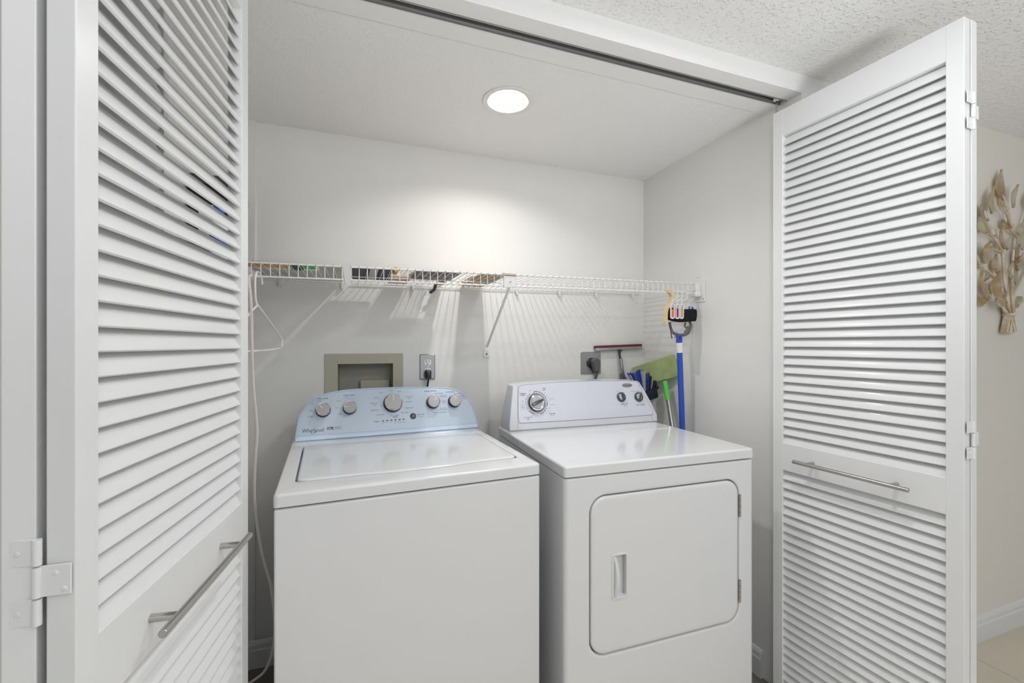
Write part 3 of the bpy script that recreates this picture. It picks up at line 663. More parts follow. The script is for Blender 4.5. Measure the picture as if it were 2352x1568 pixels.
b = NB(); e = [(0.5850+0.0270*math.cos(2*PI*i/32), 0.1690+0.0100*math.sin(2*PI*i/32)) for i in range(32)]
stack(b, [(e, PT-0.0003), (e, PT+0.0006), (inset(e, 0.0008), PT+0.001)], MDc); lb = finish(b, 'logo_badge', 'knobcap', DR, smooth=True)
b = NB(); text_into(b, 'Whirlpool', 0.0110, MDc @ T(0.5850, 0.1690, PT+0.001), 'CENTER', 0.0001); finish(b, 'logo_lettering', 'ink', lb)

# ------------------------------------------------------------------ wire shelf
ZD = lambda x: 1.531 + 0.0085*(x+0.3)
YF, YK = 1.565, 1.968
PW = 0.0266
def wire_seg(name, x0, x1, label, nx, clips):
    root = empty(name, (x0, YK, 1.53)); tag(root, label, 'shelf', 'white wire shelving across the closet'); root['group'] = 'white wire shelving across the closet'
    o0 = Vector((x0, YK, 1.53))
    def rod(nm, y, dz, r=0.0026):
        b = NB(); tube(b, [Vector((x0, y, ZD(x0)+dz))-o0, Vector((x1, y, ZD(x1)+dz))-o0], r, 8); finish(b, nm, 'wire', root, smooth=True)
    rod('front_rail', YF, 0.0012, 0.0030); rod('lower_rail', YF+0.001, -0.042, 0.0032); rod('back_rail', YK-0.002, -0.003, 0.0028)
    for y in ((1.75,) if x0 > -0.1 else ()): rod('support_rod', y, -0.004, 0.0022)
    b = NB(); p = smooth_pts([(0, YK-YK, 0.0), (0, YF-YK+0.006, 0.0), (0, YF-YK-0.001, -0.004), (0, YF-YK-0.002, -0.042)], 3)
    tube(b, p, 0.0014, 6); me = None
    n = int((x1-x0)/PW)
    for i in range(n+1):
        x = x0 + PW*i + 0.002
        if x > x1: break
        if me is None: o = finish(b, 'wire', 'wire', root, smooth=True); me = o.data
        else: o = inst('wire', me, root)
        o.location = (x-x0, 0, ZD(x)-1.53+0.001)
    for x in clips:
        b = NB(); z = ZD(x)-1.53
        box(b, (x-0.006-x0, -0.012, z-0.020), (x+0.006-x0, 0.0062, z+0.004), 0.002, 1)
        box(b, (x-0.0035-x0, -0.014, z-0.028), (x+0.0035-x0, 0.0055, z-0.018), 0.001, 1)
        finish(b, 'wall_clip', 'white', root)
    return root
s1 = wire_seg('wire_shelf', XL+0.004, -0.0365, 'short white wire shelf section at the left, over the washer console edge', 0, [-0.287, -0.052])
s2 = wire_seg('wire_shelf', -0.0165, 1.445, 'long white wire shelf section from the washer to the right closet wall', 0, [0.24, 0.466, 0.73, 0.956, 1.165, 1.388])
o0 = Vector((-0.0165, YK, 1.53))
def loc2(bm): bmesh.ops.translate(bm, vec=-o0, verts=bm.verts[:]); return bm
# brace
b = NB(); box(b, (0.526, 1.553, 1.489), (0.577, 1.5605, 1.537), 0.0015, 1); box(b, (0.526, 1.553, 1.533), (0.577, 1.580, 1.5385)); bc = finish(loc2(b), 'brace_clip', 'white', s2)
b = NB(); lathe(b, [(0, 0.0022), (0.0025, 0.0020), (0.0042, 0.0)], 14, T(0.552, 1.553, 1.5115) @ R(PI/2, 'X')); finish(loc2(b), 'screw', 'steel', bc)
b = NB(); box(b, (0.5255, 1.5515, 1.5375), (0.5775, 1.583, 1.5462), 0.003, 2); finish(loc2(b), 'tape', 'tape', bc)
b = NB(); tube(b, [(0.550, 1.563, 1.487), (0.5805, 1.962, 1.262)], 0.0058, 4, flat=0.55); br = finish(loc2(b), 'diagonal_brace', 'white', s2)
b = NB(); p = rrect(-0.0150, -0.017, 0.0150, 0.017, 0.006, 4); stack(b, [(p, 0), (p, 0.006)], Matrix(((1, 0, 0, 0.581), (0, 0, -1, YB-0.001), (0, 1, 0, 1.229), (0, 0, 0, 1)))); finish(loc2(b), 'brace_foot', 'white', br)
b = NB(); lathe(b, [(0, 0.002), (0.0025, 0.0018), (0.0042, 0.0)], 14, T(0.581, YB-0.007, 1.228) @ R(PI/2, 'X')); finish(loc2(b), 'brace_screw', 'greyink', br)
# end bracket
b = NB(); box(b, (1.4300, 1.553, 1.512), (1.4600, 1.580, 1.544), 0.002, 2); box(b, (1.4300, 1.548, 1.486), (1.4620, 1.584, 1.513), 0.008, 3); box(b, (1.4610, 1.530, 1.464), (1.4655, 1.590, 1.556), 0.0018, 1)
eb = finish(loc2(b), 'end_bracket', 'white', s2)
b = NB(); lathe(b, [(0, 0.002), (0.0025, 0.0018), (0.0045, 0.0)], 14, T(1.461, 1.541, 1.477) @ R(-PI/2, 'Y')); finish(loc2(b), 'screw', 'steel', eb)
b = NB(); box(b, (XR-0.0022, 1.556, 1.577), (XR-0.0002, 1.588, 1.632), 0.0008, 1); tag(finish(b, 'cover_plate', 'wall'), 'small painted-over plate on the closet wall above the shelf end', 'cover plate')

# ------------------------------------------------------------------ things on the shelf
def slabthing(name, label, cat, m, x0, x1, y0, y1, h, bev=0.004, lift=0.0028, parts=None, group=None, fold=False, wedge=False):
    z0 = max(ZD(x0), ZD(x1)) + lift
    b = NB()
    if fold:
        nl = 3; hh = h/nl
        for i in range(nl): 
            d = 0.004*(i % 2); box(b, (x0+d, y0+d, z0+i*hh+0.0003), (x1-d*0.7, y1-d, z0+(i+1)*hh-0.0003), hh*0.42, 3)
    elif wedge:
        prof = [(y0, 0), (y1, 0), (y1, h*0.9), (y1-0.006, h), (y0+(y1-y0)*0.5, h*0.8), (y0+(y1-y0)*0.22, h*0.38), (y0+0.004, 0.0035)]
        A = [b.verts.new((x0, y, z0+z)) for y, z in prof]; B = [b.verts.new((x1, y, z0+z)) for y, z in prof]
        bridge(b, A, B); b.faces.new(A); b.faces.new(B[::-1])
        bmesh.ops.bevel(b, geom=b.edges[:], offset=0.0012, segments=2, affect='EDGES')
    else: box(b, (x0, y0, z0), (x1, y1, z0+h), bev, 2)
    o = finish(b, name, m, None, smooth=True); tag(o, label, cat, group); return o
slabthing('mustard_board', 'mustard yellow board at the left front of the wire shelf', 'board', 'gold', -0.345, -0.215, 1.575, 1.670, 0.0085, 0.002, wedge=True)
slabthing('dark_green_cloth', 'dark green folded cloth left of the bright green pouch on the shelf', 'cloth', 'darkgreen', -0.208, -0.172, 1.58, 1.70, 0.009, wedge=True)
slabthing('green_pouch', 'bright green pouch near the front of the shelf', 'pouch', 'brightgreen', -0.166, -0.128, 1.575, 1.665, 0.008, wedge=True)
slabthing('plastic_tray', 'pale grey flat plastic tray on the left shelf section', 'tray', 'palegrey', -0.340, -0.048, 1.705, 1.955, 0.026, 0.006)
slabthing('linen_pouch', 'beige linen pouch behind the shelf front rail, right of the green pouch', 'pouch', 'beige', -0.118, -0.045, 1.580, 1.695, 0.009, wedge=True)
for i, (x0, x1, m, l) in enumerate([(-0.012, 0.045, 'slate', 'dark slate folded towel, left of the three towels on the shelf'), (0.048, 0.078, 'palegrey', 'pale grey folded towel between the two dark towels on the shelf'), (0.081, 0.126, 'slate', 'dark slate folded towel beside the yellow bottle on the shelf')]):
    slabthing('folded_towel', l, 'towel', m, x0, x1, 1.585, 1.905, 0.032, wedge=True, group='folded towels on the wire shelf')
# small yellow bottle lying down
bt = empty('lying_bottle', (0.140, 1.64, ZD(0.14)+0.0125)); tag(bt, 'small yellow bottle lying on the shelf beside the dark towels', 'bottle')
b = NB(); lathe(b, [(0, 0), (0.0080, 0), (0.0095, 0.003), (0.0095, 0.06), (0.006, 0.072), (0.006, 0.078), (0, 0.078)], 20, R(-PI/2, 'X')); finish(b, 'bottle_body', 'gold', bt, smooth=True)
b = NB(); lathe(b, [(0, 0.076), (0.0070, 0.076), (0.0070, 0.092), (0, 0.092)], 16, R(-PI/2, 'X')); finish(b, 'cap', 'whiteink', bt, smooth=True)
def crumple(name, label, cat, x0, x1, y0, y1, z0, h, m='clear', seed=3, drop=0.0):
    rnd = random.Random(seed); b = NB(); nx, ny = 14, 10; g = []
    bmesh.ops.create_icosphere(b, subdivisions=4, radius=1.0)
    for v in b.verts:
        p = v.co.copy(); n = 1 + 0.16*math.sin(9*p.x+2*p.y+seed)*math.cos(8*p.y+5*p.z) + 0.10*math.sin(19*p.z+13*p.x) + rnd.uniform(-0.03, 0.03)
        s = lambda t: math.copysign(abs(t)**0.75, t)
        v.co = Vector(((x0+x1)/2 + s(p.x)*n*(x1-x0)/2, (y0+y1)/2 + s(p.y)*n*(y1-y0)/2, z0 + h/2 + s(p.z)*n*h/2))
    o = finish(b, name, m, None, smooth=True, ang=180); tag(o, label, cat); return o
crumple('crumpled_bag', 'crumpled clear plastic bag right of the yellow bottle on the shelf', 'plastic bag', 0.160, 0.200, 1.65, 1.76, ZD(0.18)+0.006, 0.014)
# ironing board lying flat: cover, edge, leg tube
ib = empty('ironing_board', (0.21, 1.60, ZD(0.4)+0.004)); tag(ib, 'mauve grey covered ironing board lying flat on the shelf', 'ironing board')
b = NB(); p = rrect(0.0, 0.0, 0.170, 0.270, 0.03, 5); wz = lambda q, lo, hi: [Vector((x, y, lo + (hi-lo)*min(1, max(0, (y+0.002)/0.16)))) for x, y in q]
L = [[b.verts.new(v) for v in wz(q, lo, hi)] for q, lo, hi in [(p, 0.0015, 0.0062), (inset(p, -0.002), 0.0035, 0.011), (inset(p, -0.001), 0.0045, 0.022), (inset(p, 0.004), 0.0055, 0.026)]]
for i in range(3): bridge(b, L[i], L[i+1])
b.faces.new(L[0][::-1]); b.faces.new(L[-1]); finish(b, 'padded_cover', 'mauve', ib, smooth=True)
b = NB(); tube(b, [(0.02, 0.10, 0.0035), (0.15, 0.24, 0.0035)], 0.0030, 8); tube(b, [(0.15, 0.10, 0.0035), (0.02, 0.235, 0.0035)], 0.0030, 8); finish(b, 'leg', 'palegrey', ib, smooth=True)
slabthing('cardboard_box', 'flat tan cardboard box on the shelf left of the brace tape', 'box', 'card', 0.458, 0.560, 1.60, 1.955, 0.022, 0.001, wedge=True)
slabthing('brown_board', 'thin brown board at the back of the shelf above the outlet box', 'board', 'card', 0.130, 0.212, 1.775, 1.955, 0.008, 0.001)
slabthing('amber_block', 'small amber wooden block at the back of the shelf near the coiled tube', 'block', 'gold', 0.338, 0.372, 1.87, 1.955, 0.014, 0.002)
crumple('crumpled_bag', 'crumpled clear plastic bag sagging at the back of the shelf, left of the coiled tube', 'plastic bag', 0.218, 0.312, 1.872, 1.952, ZD(0.3)+0.006, 0.036, seed=8)
# coiled spring tube with ring, hanging through the shelf back
sp = empty('coiled_tube', (0.322, 1.93, 1.53)); tag(sp, 'dark grey coiled tube with a wire ring hanging from the shelf', 'coiled tube')
b = NB(); cen = smooth_pts([(0.012, 0, 0.010), (0.010, 0, -0.005), (0.002, 0, -0.018), (-0.012, 0, -0.028)], 8); pts = []
for i in range(len(cen)*10):
    t = i/10; i0 = min(int(t), len(cen)-2); f = t-i0; c = cen[i0].lerp(cen[i0+1], min(f, 1)); d = (cen[i0+1]-cen[i0]).normalized(); a, q = frame_of(d); th = t*2*PI
    pts.append(c + a*0.0068*math.cos(th) + q*0.0068*math.sin(th))
tube(b, pts, 0.0008, 4); finish(b, 'coil', 'dgrey', sp)
b = NB(); tube(b, [(-0.024+0.010*math.cos(a), 0.0, -0.034+0.010*math.sin(a)) for a in [2*PI*k/24 for k in range(24)]], 0.0008, 6, closed=True); finish(b, 'ring', 'steel', sp)
# taller things at the left end, seen only through the louvres
bx = empty('storage_crate', (-0.432, 1.735, ZD(-0.43)+0.004)); tag(bx, 'black storage crate at the left end of the shelf, seen through the louvres', 'crate')
b = NB(); box(b, (-0.055, -0.12, 0), (0.055, 0.12, 0.26), 0.008, 2); finish(b, 'crate_body', 'black', bx, smooth=True)
b = NB(); box(b, (-0.058, -0.123, 0.245), (0.058, 0.123, 0.275), 0.004, 2); finish(b, 'crate_lid', 'dgrey', bx, smooth=True)
b = NB(); box(b, (-0.03, -0.1215, 0.08), (0.03, -0.1200, 0.18)); finish(b, 'paper_label', 'whiteink', bx)
bb = empty('detergent_bottle', (-0.398, 1.575, ZD(-0.4)+0.0045)); tag(bb, 'blue and white detergent bottle in front of the black crate, behind the louvres', 'bottle')
b = NB(); p = rrect(-0.025, -0.006, 0.025, 0.006, 0.005, 3); b.free()
b = NB(); lathe(b, [(0, 0), (0.022, 0), (0.024, 0.004), (0.024, 0.105), (0.011, 0.135), (0.011, 0.142), (0, 0.142)], 24); finish(b, 'bottle_body', 'whiteink', bb, smooth=True)
b = NB(); lathe(b, [(0.0243, 0.02), (0.0246, 0.022), (0.0246, 0.085), (0.0243, 0.087)], 24); finish(b, 'bottle_label', 'bluep', bb, smooth=True)
b = NB(); lathe(b, [(0, 0.141), (0.0145, 0.141), (0.0145, 0.168), (0, 0.168)], 20); finish(b, 'cap', 'bluep', bb, smooth=True)

# ------------------------------------------------------------------ outlet box, outlets, plugs
ub = empty('washer_outlet_box', (0.0385, YB, 1.015)); tag(ub, 'beige recessed metal outlet box in the wall behind the washer', 'outlet box')
O = Vector((0.0385, YB, 1.015))
def MWp(h=0): return Matrix(((1, 0, 0, -O.x), (0, 0, -1, -h), (0, 1, 0, -O.z), (0, 0, 0, 1)))
b = NB(); outp = [(-0.121, 0.965), (0.198, 0.965), (0.198, 1.234), (-0.121, 1.234)]
f0 = loop3(b, outp, 0.0, MWp()); f1 = loop3(b, outp, 0.004, MWp()); f2 = loop3(b, inset(outp, 0.002), 0.006, MWp()); bridge(b, f0, f1); bridge(b, f1, f2)
hp = [(BX0+0.001, BZ0), (BX1-0.001, BZ0), (BX1-0.001, BZ1-0.001), (BX0+0.001, BZ1-0.001)]
f3 = loop3(b, hp, 0.006, MWp()); bridge(b, f2, f3); finish(b, 'face_frame', 'beige', ub)
b = NB(); g0 = loop3(b, hp, 0.006, MWp()); g1 = loop3(b, inset(hp, 0.004), -0.075, MWp()); bridge(b, g0, g1); b.faces.new(g1); finish(b, 'box_interior', 'beige2', ub)
b = NB(); box(b, (0.02-O.x, 0.055, 0.0), (BX1-0.012-O.x, 0.072, 0.10), 0.003, 1); finish(b, 'back_plate', 'beige', ub)
for x, z in [(-0.066, 1.2035), (0.142, 1.2035)]:
    b = NB(); lathe(b, [(0, 0.0022), (0.003, 0.0018), (0.0045, 0)], 14, T(x-O.x, -0.006, z-O.z) @ R(PI/2, 'X')); finish(b, 'screw', 'steel', ub)
for x, m in [(-0.02, 'bluep'), (0.06, 'maroon')]:
    b = NB(); tube(b, [(x-O.x, 0.045, 0.002), (x-O.x, 0.045, 0.045)], 0.010, 12); finish(b, 'water_valve', 'steel', ub, smooth=True)
def MP(x, z, h=0): return Matrix(((1, 0, 0, x), (0, 0, -1, -h), (0, 1, 0, z), (0, 0, 0, 1)))
wo = empty('wall_outlet', (0.305, YB, 1.173)); tag(wo, 'steel duplex outlet plate above the washer with a black plug', 'outlet')
b = NB(); p = rrect(-0.035, -0.057, 0.035, 0.057, 0.0055, 3); stack(b, [(p, 0), (p, 0.002), (inset(p, 0.004), 0.0055)], MP(0, 0)); finish(b, 'plate', 'platesteel', wo)
for z in (0.0195, -0.0195):
    b = NB(); p = [(0.0168*math.cos(a), max(-0.0135, min(0.0135, 0.0168*math.sin(a)))) for a in [2*PI*k/28 for k in range(28)]]
    stack(b, [(p, 0.004), (p, 0.0070), (inset(p, 0.001), 0.0075)], MP(0, z)); rc = finish(b, 'receptacle', 'white', wo)
    b = NB()
    for x, hh in ((-0.0063, 0.0045), (0.0063, 0.0036)): box(b, (x-0.0011, -0.0079, z+0.002-hh+0.003), (x+0.0011, -0.0074, z+0.002+hh+0.003))
    lathe(b, [(0, 0.0003), (0.0026, 0.0003), (0.0026, 0)], 12, T(0, -0.0076, z-0.0075) @ R(PI/2, 'X')); finish(b, 'slots', 'ink', rc)
b = NB(); lathe(b, [(0, 0.0018), (0.002, 0.0015), (0.003, 0)], 12, T(0, -0.0055, 0) @ R(PI/2, 'X')); finish(b, 'screw', 'chrome', wo)
pl = empty('power_plug', (0.305, YB-0.008, 1.147)); tag(pl, 'black plug and cord in the outlet above the washer', 'plug')
b = NB(); stack(b, [([(x*0.8, z*0.8+0.000) for x, z in rrect(-0.014, -0.018, 0.014, 0.014, 0.006, 3)], 0.0), (rrect(-0.0155, -0.022, 0.0155, 0.013, 0.006, 3), 0.010), (rrect(-0.013, -0.026, 0.013, 0.009, 0.005, 3), 0.024), ([(x*0.6, z-0.004) for x, z in rrect(-0.010, -0.024, 0.010, 0.004, 0.004, 3)], 0.031)], MP(0, 0)); finish(b, 'plug_body', 'black', pl, smooth=True)
b = NB(); tube(b, smooth_pts([(0, -0.018, -0.020), (0.0, -0.019, -0.035), (-0.003, -0.017, -0.055), (-0.008, -0.014, -0.10), (-0.01, -0.012, -0.25), (-0.005, -0.012, -0.5)], 5), 0.0038, 8); finish(b, 'cord', 'black', pl, smooth=True)
do_ = empty('dryer_outlet', (1.141, YB, 1.178)); tag(do_, 'square steel dryer outlet plate with a thick grey plug', 'outlet')
b = NB(); p = rrect(-0.0585, -0.0575, 0.0585, 0.0575, 0.0045, 3); stack(b, [(p, 0), (p, 0.002), (inset(p, 0.003), 0.005)], MP(0, 0)); finish(b, 'plate', 'platesteel', do_)
b = NB(); lathe(b, [(0, 0.004), (0.026, 0.004), (0.026, 0.010), (0.023, 0.012), (0, 0.012)], 32, T(0, 0, 0.000) @ R(PI/2, 'X')); finish(b, 'receptacle', 'black', do_, smooth=True)
for x, z in [(-0.022, 0.030), (0.024, 0.030), (-0.022, -0.030)]:
    b = NB(); lathe(b, [(0, 0.0018), (0.002, 0.0015), (0.0032, 0)], 12, T(x, -0.005, z) @ R(PI/2, 'X')); finish(b, 'screw', 'chrome', do_)
dp = empty('dryer_plug', (1.150, YB-0.012, 1.178)); tag(dp, 'thick grey angled plug and cord in the dryer outlet', 'plug')
b = NB(); sh = [(-0.022, 0.012), (-0.012, 0.022), (0.006, 0.025), (0.020, 0.020), (0.027, 0.010), (0.028, -0.005), (0.026, -0.032), (0.020, -0.044), (-0.004, -0.044), (-0.010, -0.030), (-0.016, -0.010)]
sh = sh[::-1]
stack(b, [(inset(sh, 0.002), 0.0), (sh, 0.006), (sh, 0.024), (inset(sh, 0.004), 0.031)], MP(0, 0)); finish(b, 'plug_body', 'grey', dp, smooth=True)
b = NB()
for dx in (-0.004, 0.004): tube(b, smooth_pts([(0.012+dx, -0.016, -0.040), (0.010+dx, -0.016, -0.055), (0.002+dx, -0.014, -0.09), (-0.004+dx, -0.012, -0.16), (0.0+dx, -0.012, -0.4)], 5), 0.0046, 8)
finish(b, 'cord', 'grey', dp, smooth=True)

# ------------------------------------------------------------------ hanging things
hg = empty('clothes_hanger', (-0.291, 1.562, 1.505)); tag(hg, 'white plastic clothes hanger on the left end of the shelf', 'hanger')
O = Vector((-0.291, 1.562, 1.505))
b = NB()
hook = smooth_pts([(-0.284, 1.600, 1.468), (-0.286, 1.598, 1.492), (-0.289, 1.580, 1.503), (-0.292, 1.560, 1.501), (-0.294, 1.548, 1.480), (-0.294, 1.548, 1.440), (-0.2935, 1.556, 1.410), (-0.291, 1.565, 1.398)], 6)
tube(b, [p-O for p in hook], 0.0032, 10); finish(b, 'hook', 'white', hg, smooth=True)
b = NB(); dirn = Vector((0.039, 0.235, 0)).normalized(); c0 = Vector((-0.291, 1.565, 1.398))
def hp_(s, z): return c0 + dirn*s + Vector((0, 0, z-1.398)) - O
pts = [hp_(0, 1.398), hp_(0.06, 1.372), hp_(0.19, 1.312), hp_(0.222, 1.296), hp_(0.228, 1.285), hp_(0.224, 1.264), hp_(0.212, 1.259), hp_(0.10, 1.255), hp_(-0.06, 1.253), hp_(-0.18, 1.255), hp_(-0.192, 1.262), hp_(-0.196, 1.284), hp_(-0.188, 1.296), hp_(-0.16, 1.314), hp_(-0.05, 1.374)]
tube(b, pts, 0.0036, 10, closed=True); finish(b, 'hanger_frame', 'white', hg, smooth=True)
wh = empty('wooden_hanger', (1.290, 1.560, 1.498)); tag(wh, 'tan bamboo hanger seen edge-on, left of the clip hangers', 'hanger')
b = NB(); P = [(v.x, v.y) for v in smooth_pts([(-0.010, 0.008), (0.004, 0.004), (0.014, -0.010), (0.015, -0.028), (0.006, -0.046), (-0.012, -0.066), (-0.018, -0.090), (-0.020, -0.138)], 5)]
rings = []
for i, p in enumerate(P):
    q0 = Vector(P[max(0, i-1)]); q1 = Vector(P[min(len(P)-1, i+1)]); d = (q1-q0).normalized(); nn = Vector((-d.y, d.x))*0.0058
    rings.append([b.verts.new((p[0]+nn.x, -0.009, p[1]+nn.y)), b.verts.new((p[0]+nn.x, 0.009, p[1]+nn.y)), b.verts.new((p[0]-nn.x, 0.009, p[1]-nn.y)), b.verts.new((p[0]-nn.x, -0.009, p[1]-nn.y))])
for i in range(len(rings)-1): bridge(b, rings[i], rings[i+1])
b.faces.new(rings[0]); b.faces.new(rings[-1][::-1]); finish(b, 'hanger_arm', 'wood', wh, smooth=True, ang=40)
b = NB(); box(b, (-0.0265, -0.0095, -0.124), (-0.013, 0.0095, -0.121)); finish(b, 'band', 'tape', wh)
CH = [(1.312, 0.0, 'orange', 0.063, 'white clip hanger with an orange pad, leftmost of the clip hangers'), (1.338, 0.0, 'magenta', 0.063, 'white clip hanger with a magenta pad, between the orange and tan ones'),
      (1.366, 0.05, 'tan', 0.060, 'white clip hanger with a tan pad, second from the right'), (1.430, 0.0, 'teal', 0.060, 'white clip hanger with a pale grey pad, rightmost, behind the black roll')]
for i, (x, tilt, m, hh, lab) in enumerate(CH):
    z = 1.508
    h = empty('clip_hanger', (x, 1.552 if i < 3 else 1.583, z)); h.rotation_euler = (0, tilt, 0); tag(h, lab, 'hanger', 'clip hangers at the right end of the shelf')
    b = NB(); pts = [(0.004, 0.016, -0.006)] + [(0.002+0.0185*math.sin(a), 0.004-0.004*(a/PI), -0.0185+0.0185*math.cos(a)) for a in [PI*k/10*1.02 for k in range(1, 10)]] + [(-0.010, -0.001, -0.042), (-0.012, -0.001, -0.052), (-0.012, -0.001, -0.058)]
    tube(b, smooth_pts(pts, 2), 0.0021, 8); finish(b, 'hook', 'white', h, smooth=True)
    b = NB(); O1 = rrect(-0.0105, -0.033, 0.0105, 0.033, 0.0085, 5); O1 = [(x_*(1.0 if y_ < 0 else 1.0), y_) for x_, y_ in O1]; I1 = rrect(-0.0065, -0.0265, 0.0065, 0.0290, 0.005, 5)
    Mc = Matrix(((1, 0, 0, -0.012), (0, 0, -1, 0), (0, 1, 0, -0.090), (0, 0, 0, 1)))
    a0 = loop3(b, O1, 0.0, Mc); a1_ = loop3(b, O1, 0.006, Mc); i0 = loop3(b, I1, 0.0, Mc); i1 = loop3(b, I1, 0.006, Mc)
    bridge(b, a0, a1_); bridge(b, a1_, i1); bridge(b, i1, i0); bridge(b, i0, a0); finish(b, 'clip_frame', 'white', h, smooth=True, ang=40)
    b = NB(); p = [(-0.0050, -0.025), (0.0050, -0.025), (0.0062, 0.009), (-0.0062, 0.009)]; stack(b, [(p, 0.0005), (p, 0.004)], Mc); finish(b, 'clip_pad', m, h)
    b = NB(); tube(b, [Mc @ Vector((0.006*math.cos(a), 0.012+0.010*math.sin(a), 0.003)) for a in [PI*k/8 for k in range(9)]], 0.0012, 6); finish(b, 'spring', 'chrome', h, smooth=True)
# black roll of fabric held in the clips
b = NB(); N = 20; pts = smooth_pts([(1.280, 1.568, 1.408), (1.298, 1.572, 1.405), (1.33, 1.576, 1.402), (1.38, 1.577, 1.405), (1.442, 1.575, 1.402)], 5); Np = len(pts)
tube(b, pts, [0.010+0.0175*math.sin(PI*min(1, (i+2)/(6))/2) if i < 4 else 0.0275+0.004*math.sin(3*i/Np) for i in range(Np)], 18, flat=0.95)
for v in b.verts: v.co.y = 1.564 + (v.co.y-1.573)*0.30; v.co.z += 0.003*math.sin(v.co.x*40)
tag(finish(b, 'fabric_roll', 'fabric', None, smooth=True, ang=80), 'rolled black fabric headband hanging in the clip hangers', 'fabric')
b = NB(); box(b, (1.426, 1.592, 1.412), (1.453, 1.597, 1.446), 0.001, 1); bmesh.ops.rotate(b, cent=(1.44, 1.595, 1.43), matrix=Matrix.Rotation(0.3, 3, 'Y'), verts=b.verts[:]); tag(finish(b, 'blue_tag', 'bluep'), 'small blue tag sticking up behind the black fabric roll', 'tag')
bag = empty('clear_bag', (1.394, 1.607, 1.352)); tag(bag, 'clear plastic bag of black straps hanging below the fabric roll', 'plastic bag')
b = NB(); sh = [(-0.068, 0.030), (-0.055, -0.012), (-0.042, -0.034), (0.010, -0.044), (0.050, -0.030), (0.062, -0.022), (0.050, 0.020), (0.040, 0.045), (0.0, 0.035)]
shs = [(v.x, v.y) for v in smooth_pts(sh+[sh[0]], 5)][:-1]
rnd = random.Random(4); L = stack(b, [(inset(shs, 0.012), 0.016), (shs, 0.006), (shs, -0.004), (inset(shs, 0.012), -0.014)], MP(0, 0))
bmesh.ops.triangulate(b, faces=b.faces[:]); bmesh.ops.subdivide_edges(b, edges=b.edges[:], cuts=1)
for v in b.verts: v.co += Vector((rnd.uniform(-1, 1), rnd.uniform(-1, 1), rnd.uniform(-1, 1)))*0.0016
finish(b, 'film', 'clear', bag, smooth=True, ang=180)
b = NB()
tube(b, smooth_pts([(-0.060, 0, 0.022), (-0.054, 0, -0.004), (-0.036, 0.004, -0.026), (0.000, 0.004, -0.036), (0.036, 0, -0.030), (0.050, -0.002, -0.012), (0.056, 0, 0.012), (0.046, 0.002, 0.040)], 6), 0.0036, 8, flat=2.0)
tube(b, smooth_pts([(-0.058, 0, 0.018), (-0.050, 0.003, -0.030), (-0.046, 0.002, -0.052)], 5), 0.0022, 8)
tube(b, smooth_pts([(0.028, 0, 0.020), (0.022, -0.003, 0.004), (0.034, -0.003, -0.008), (0.022, -0.001, -0.022), (0.044, 0.0, -0.020), (0.040, 0, 0.006)], 6), 0.0045, 8)
tube(b, smooth_pts([(-0.034, 0, -0.046), (-0.010, 0, -0.040), (0.020, 0, -0.034), (0.048, 0, -0.024)], 5), 0.0020, 8); finish(b, 'strap', 'black', bag, smooth=True)
b = NB(); box(b, (-0.020, 0.004, -0.022), (0.016, 0.008, -0.006), 0.002, 2); finish(b, 'plastic_piece', 'white', bag, smooth=True)

# cream cord down the left side
b = NB(); cp = [(-0.300, 1.52, 1.487), (-0.296, 1.47, 1.465), (-0.286, 1.45, 1.389), (-0.282, 1.45, 1.186), (-0.273, 1.45, 1.059), (-0.271, 1.45, 1.008), (-0.276, 1.45, 0.932), (-0.277, 1.45, 0.83), (-0.271, 1.45, 0.753), (-0.26, 1.45, 0.672), (-0.246, 1.45, 0.609), (-0.235, 1.45, 0.562), (-0.227, 1.45, 0.49), (-0.225, 1.45, 0.425), (-0.228, 1.45, 0.384), (-0.237, 1.45, 0.344), (-0.255, 1.45, 0.31), (-0.288, 1.45, 0.29), (-0.33, 1.46, 0.26), (-0.36, 1.48, 0.15), (-0.36, 1.5, 0.004)]
tube(b, smooth_pts(cp, 4), 0.0040, 8, flat=0.7); tag(finish(b, 'hanging_cord', 'cord', None, smooth=True), 'cream cord hanging down the gap left of the washer', 'cord')

# ------------------------------------------------------------------ cleaning tools in the right corner
# blue pole
bp = empty('blue_pole', (1.438, 1.60, 0.0)); tag(bp, 'blue pole with a white band standing behind the dryer', 'pole')
O = Vector((1.438, 1.60, 0)); A = Vector((1.438, 1.60, 0.0)); B_ = Vector((1.3805, 1.60, 1.285))
b = NB(); tube(b, [A-O, B_-O], 0.0125, 14); finish(b, 'pole', 'bluep', bp, smooth=True)
b = NB()
def pp(z): t = z/1.285; return A.lerp(B_, t)-O
tube(b, [pp(1.236), pp(1.281)], 0.0142, 24); finish(b, 'band', 'whiteink', bp, smooth=True)
b = NB(); o1 = rrect(-0.0128, -0.030, 0.0128, 0.018, 0.0125, 6); i1_ = rrect(-0.0050, -0.006, 0.0050, 0.011, 0.0049, 6)
Mh = Matrix(((1, 0, 0, B_.x-O.x-0.0005), (0, 0, -1, 0), (0, 1, 0, 1.300), (0, 0, 0, 1)))
a0 = loop3(b, o1, -0.006, Mh); a1_ = loop3(b, o1, 0.006, Mh); i0 = loop3(b, i1_, -0.006, Mh); i1 = loop3(b, i1_, 0.006, Mh)
bridge(b, a0, a1_); bridge(b, a1_, i1); bridge(b, i1, i0); bridge(b, i0, a0); finish(b, 'hanging_loop', 'bluep', bp, smooth=True, ang=40)
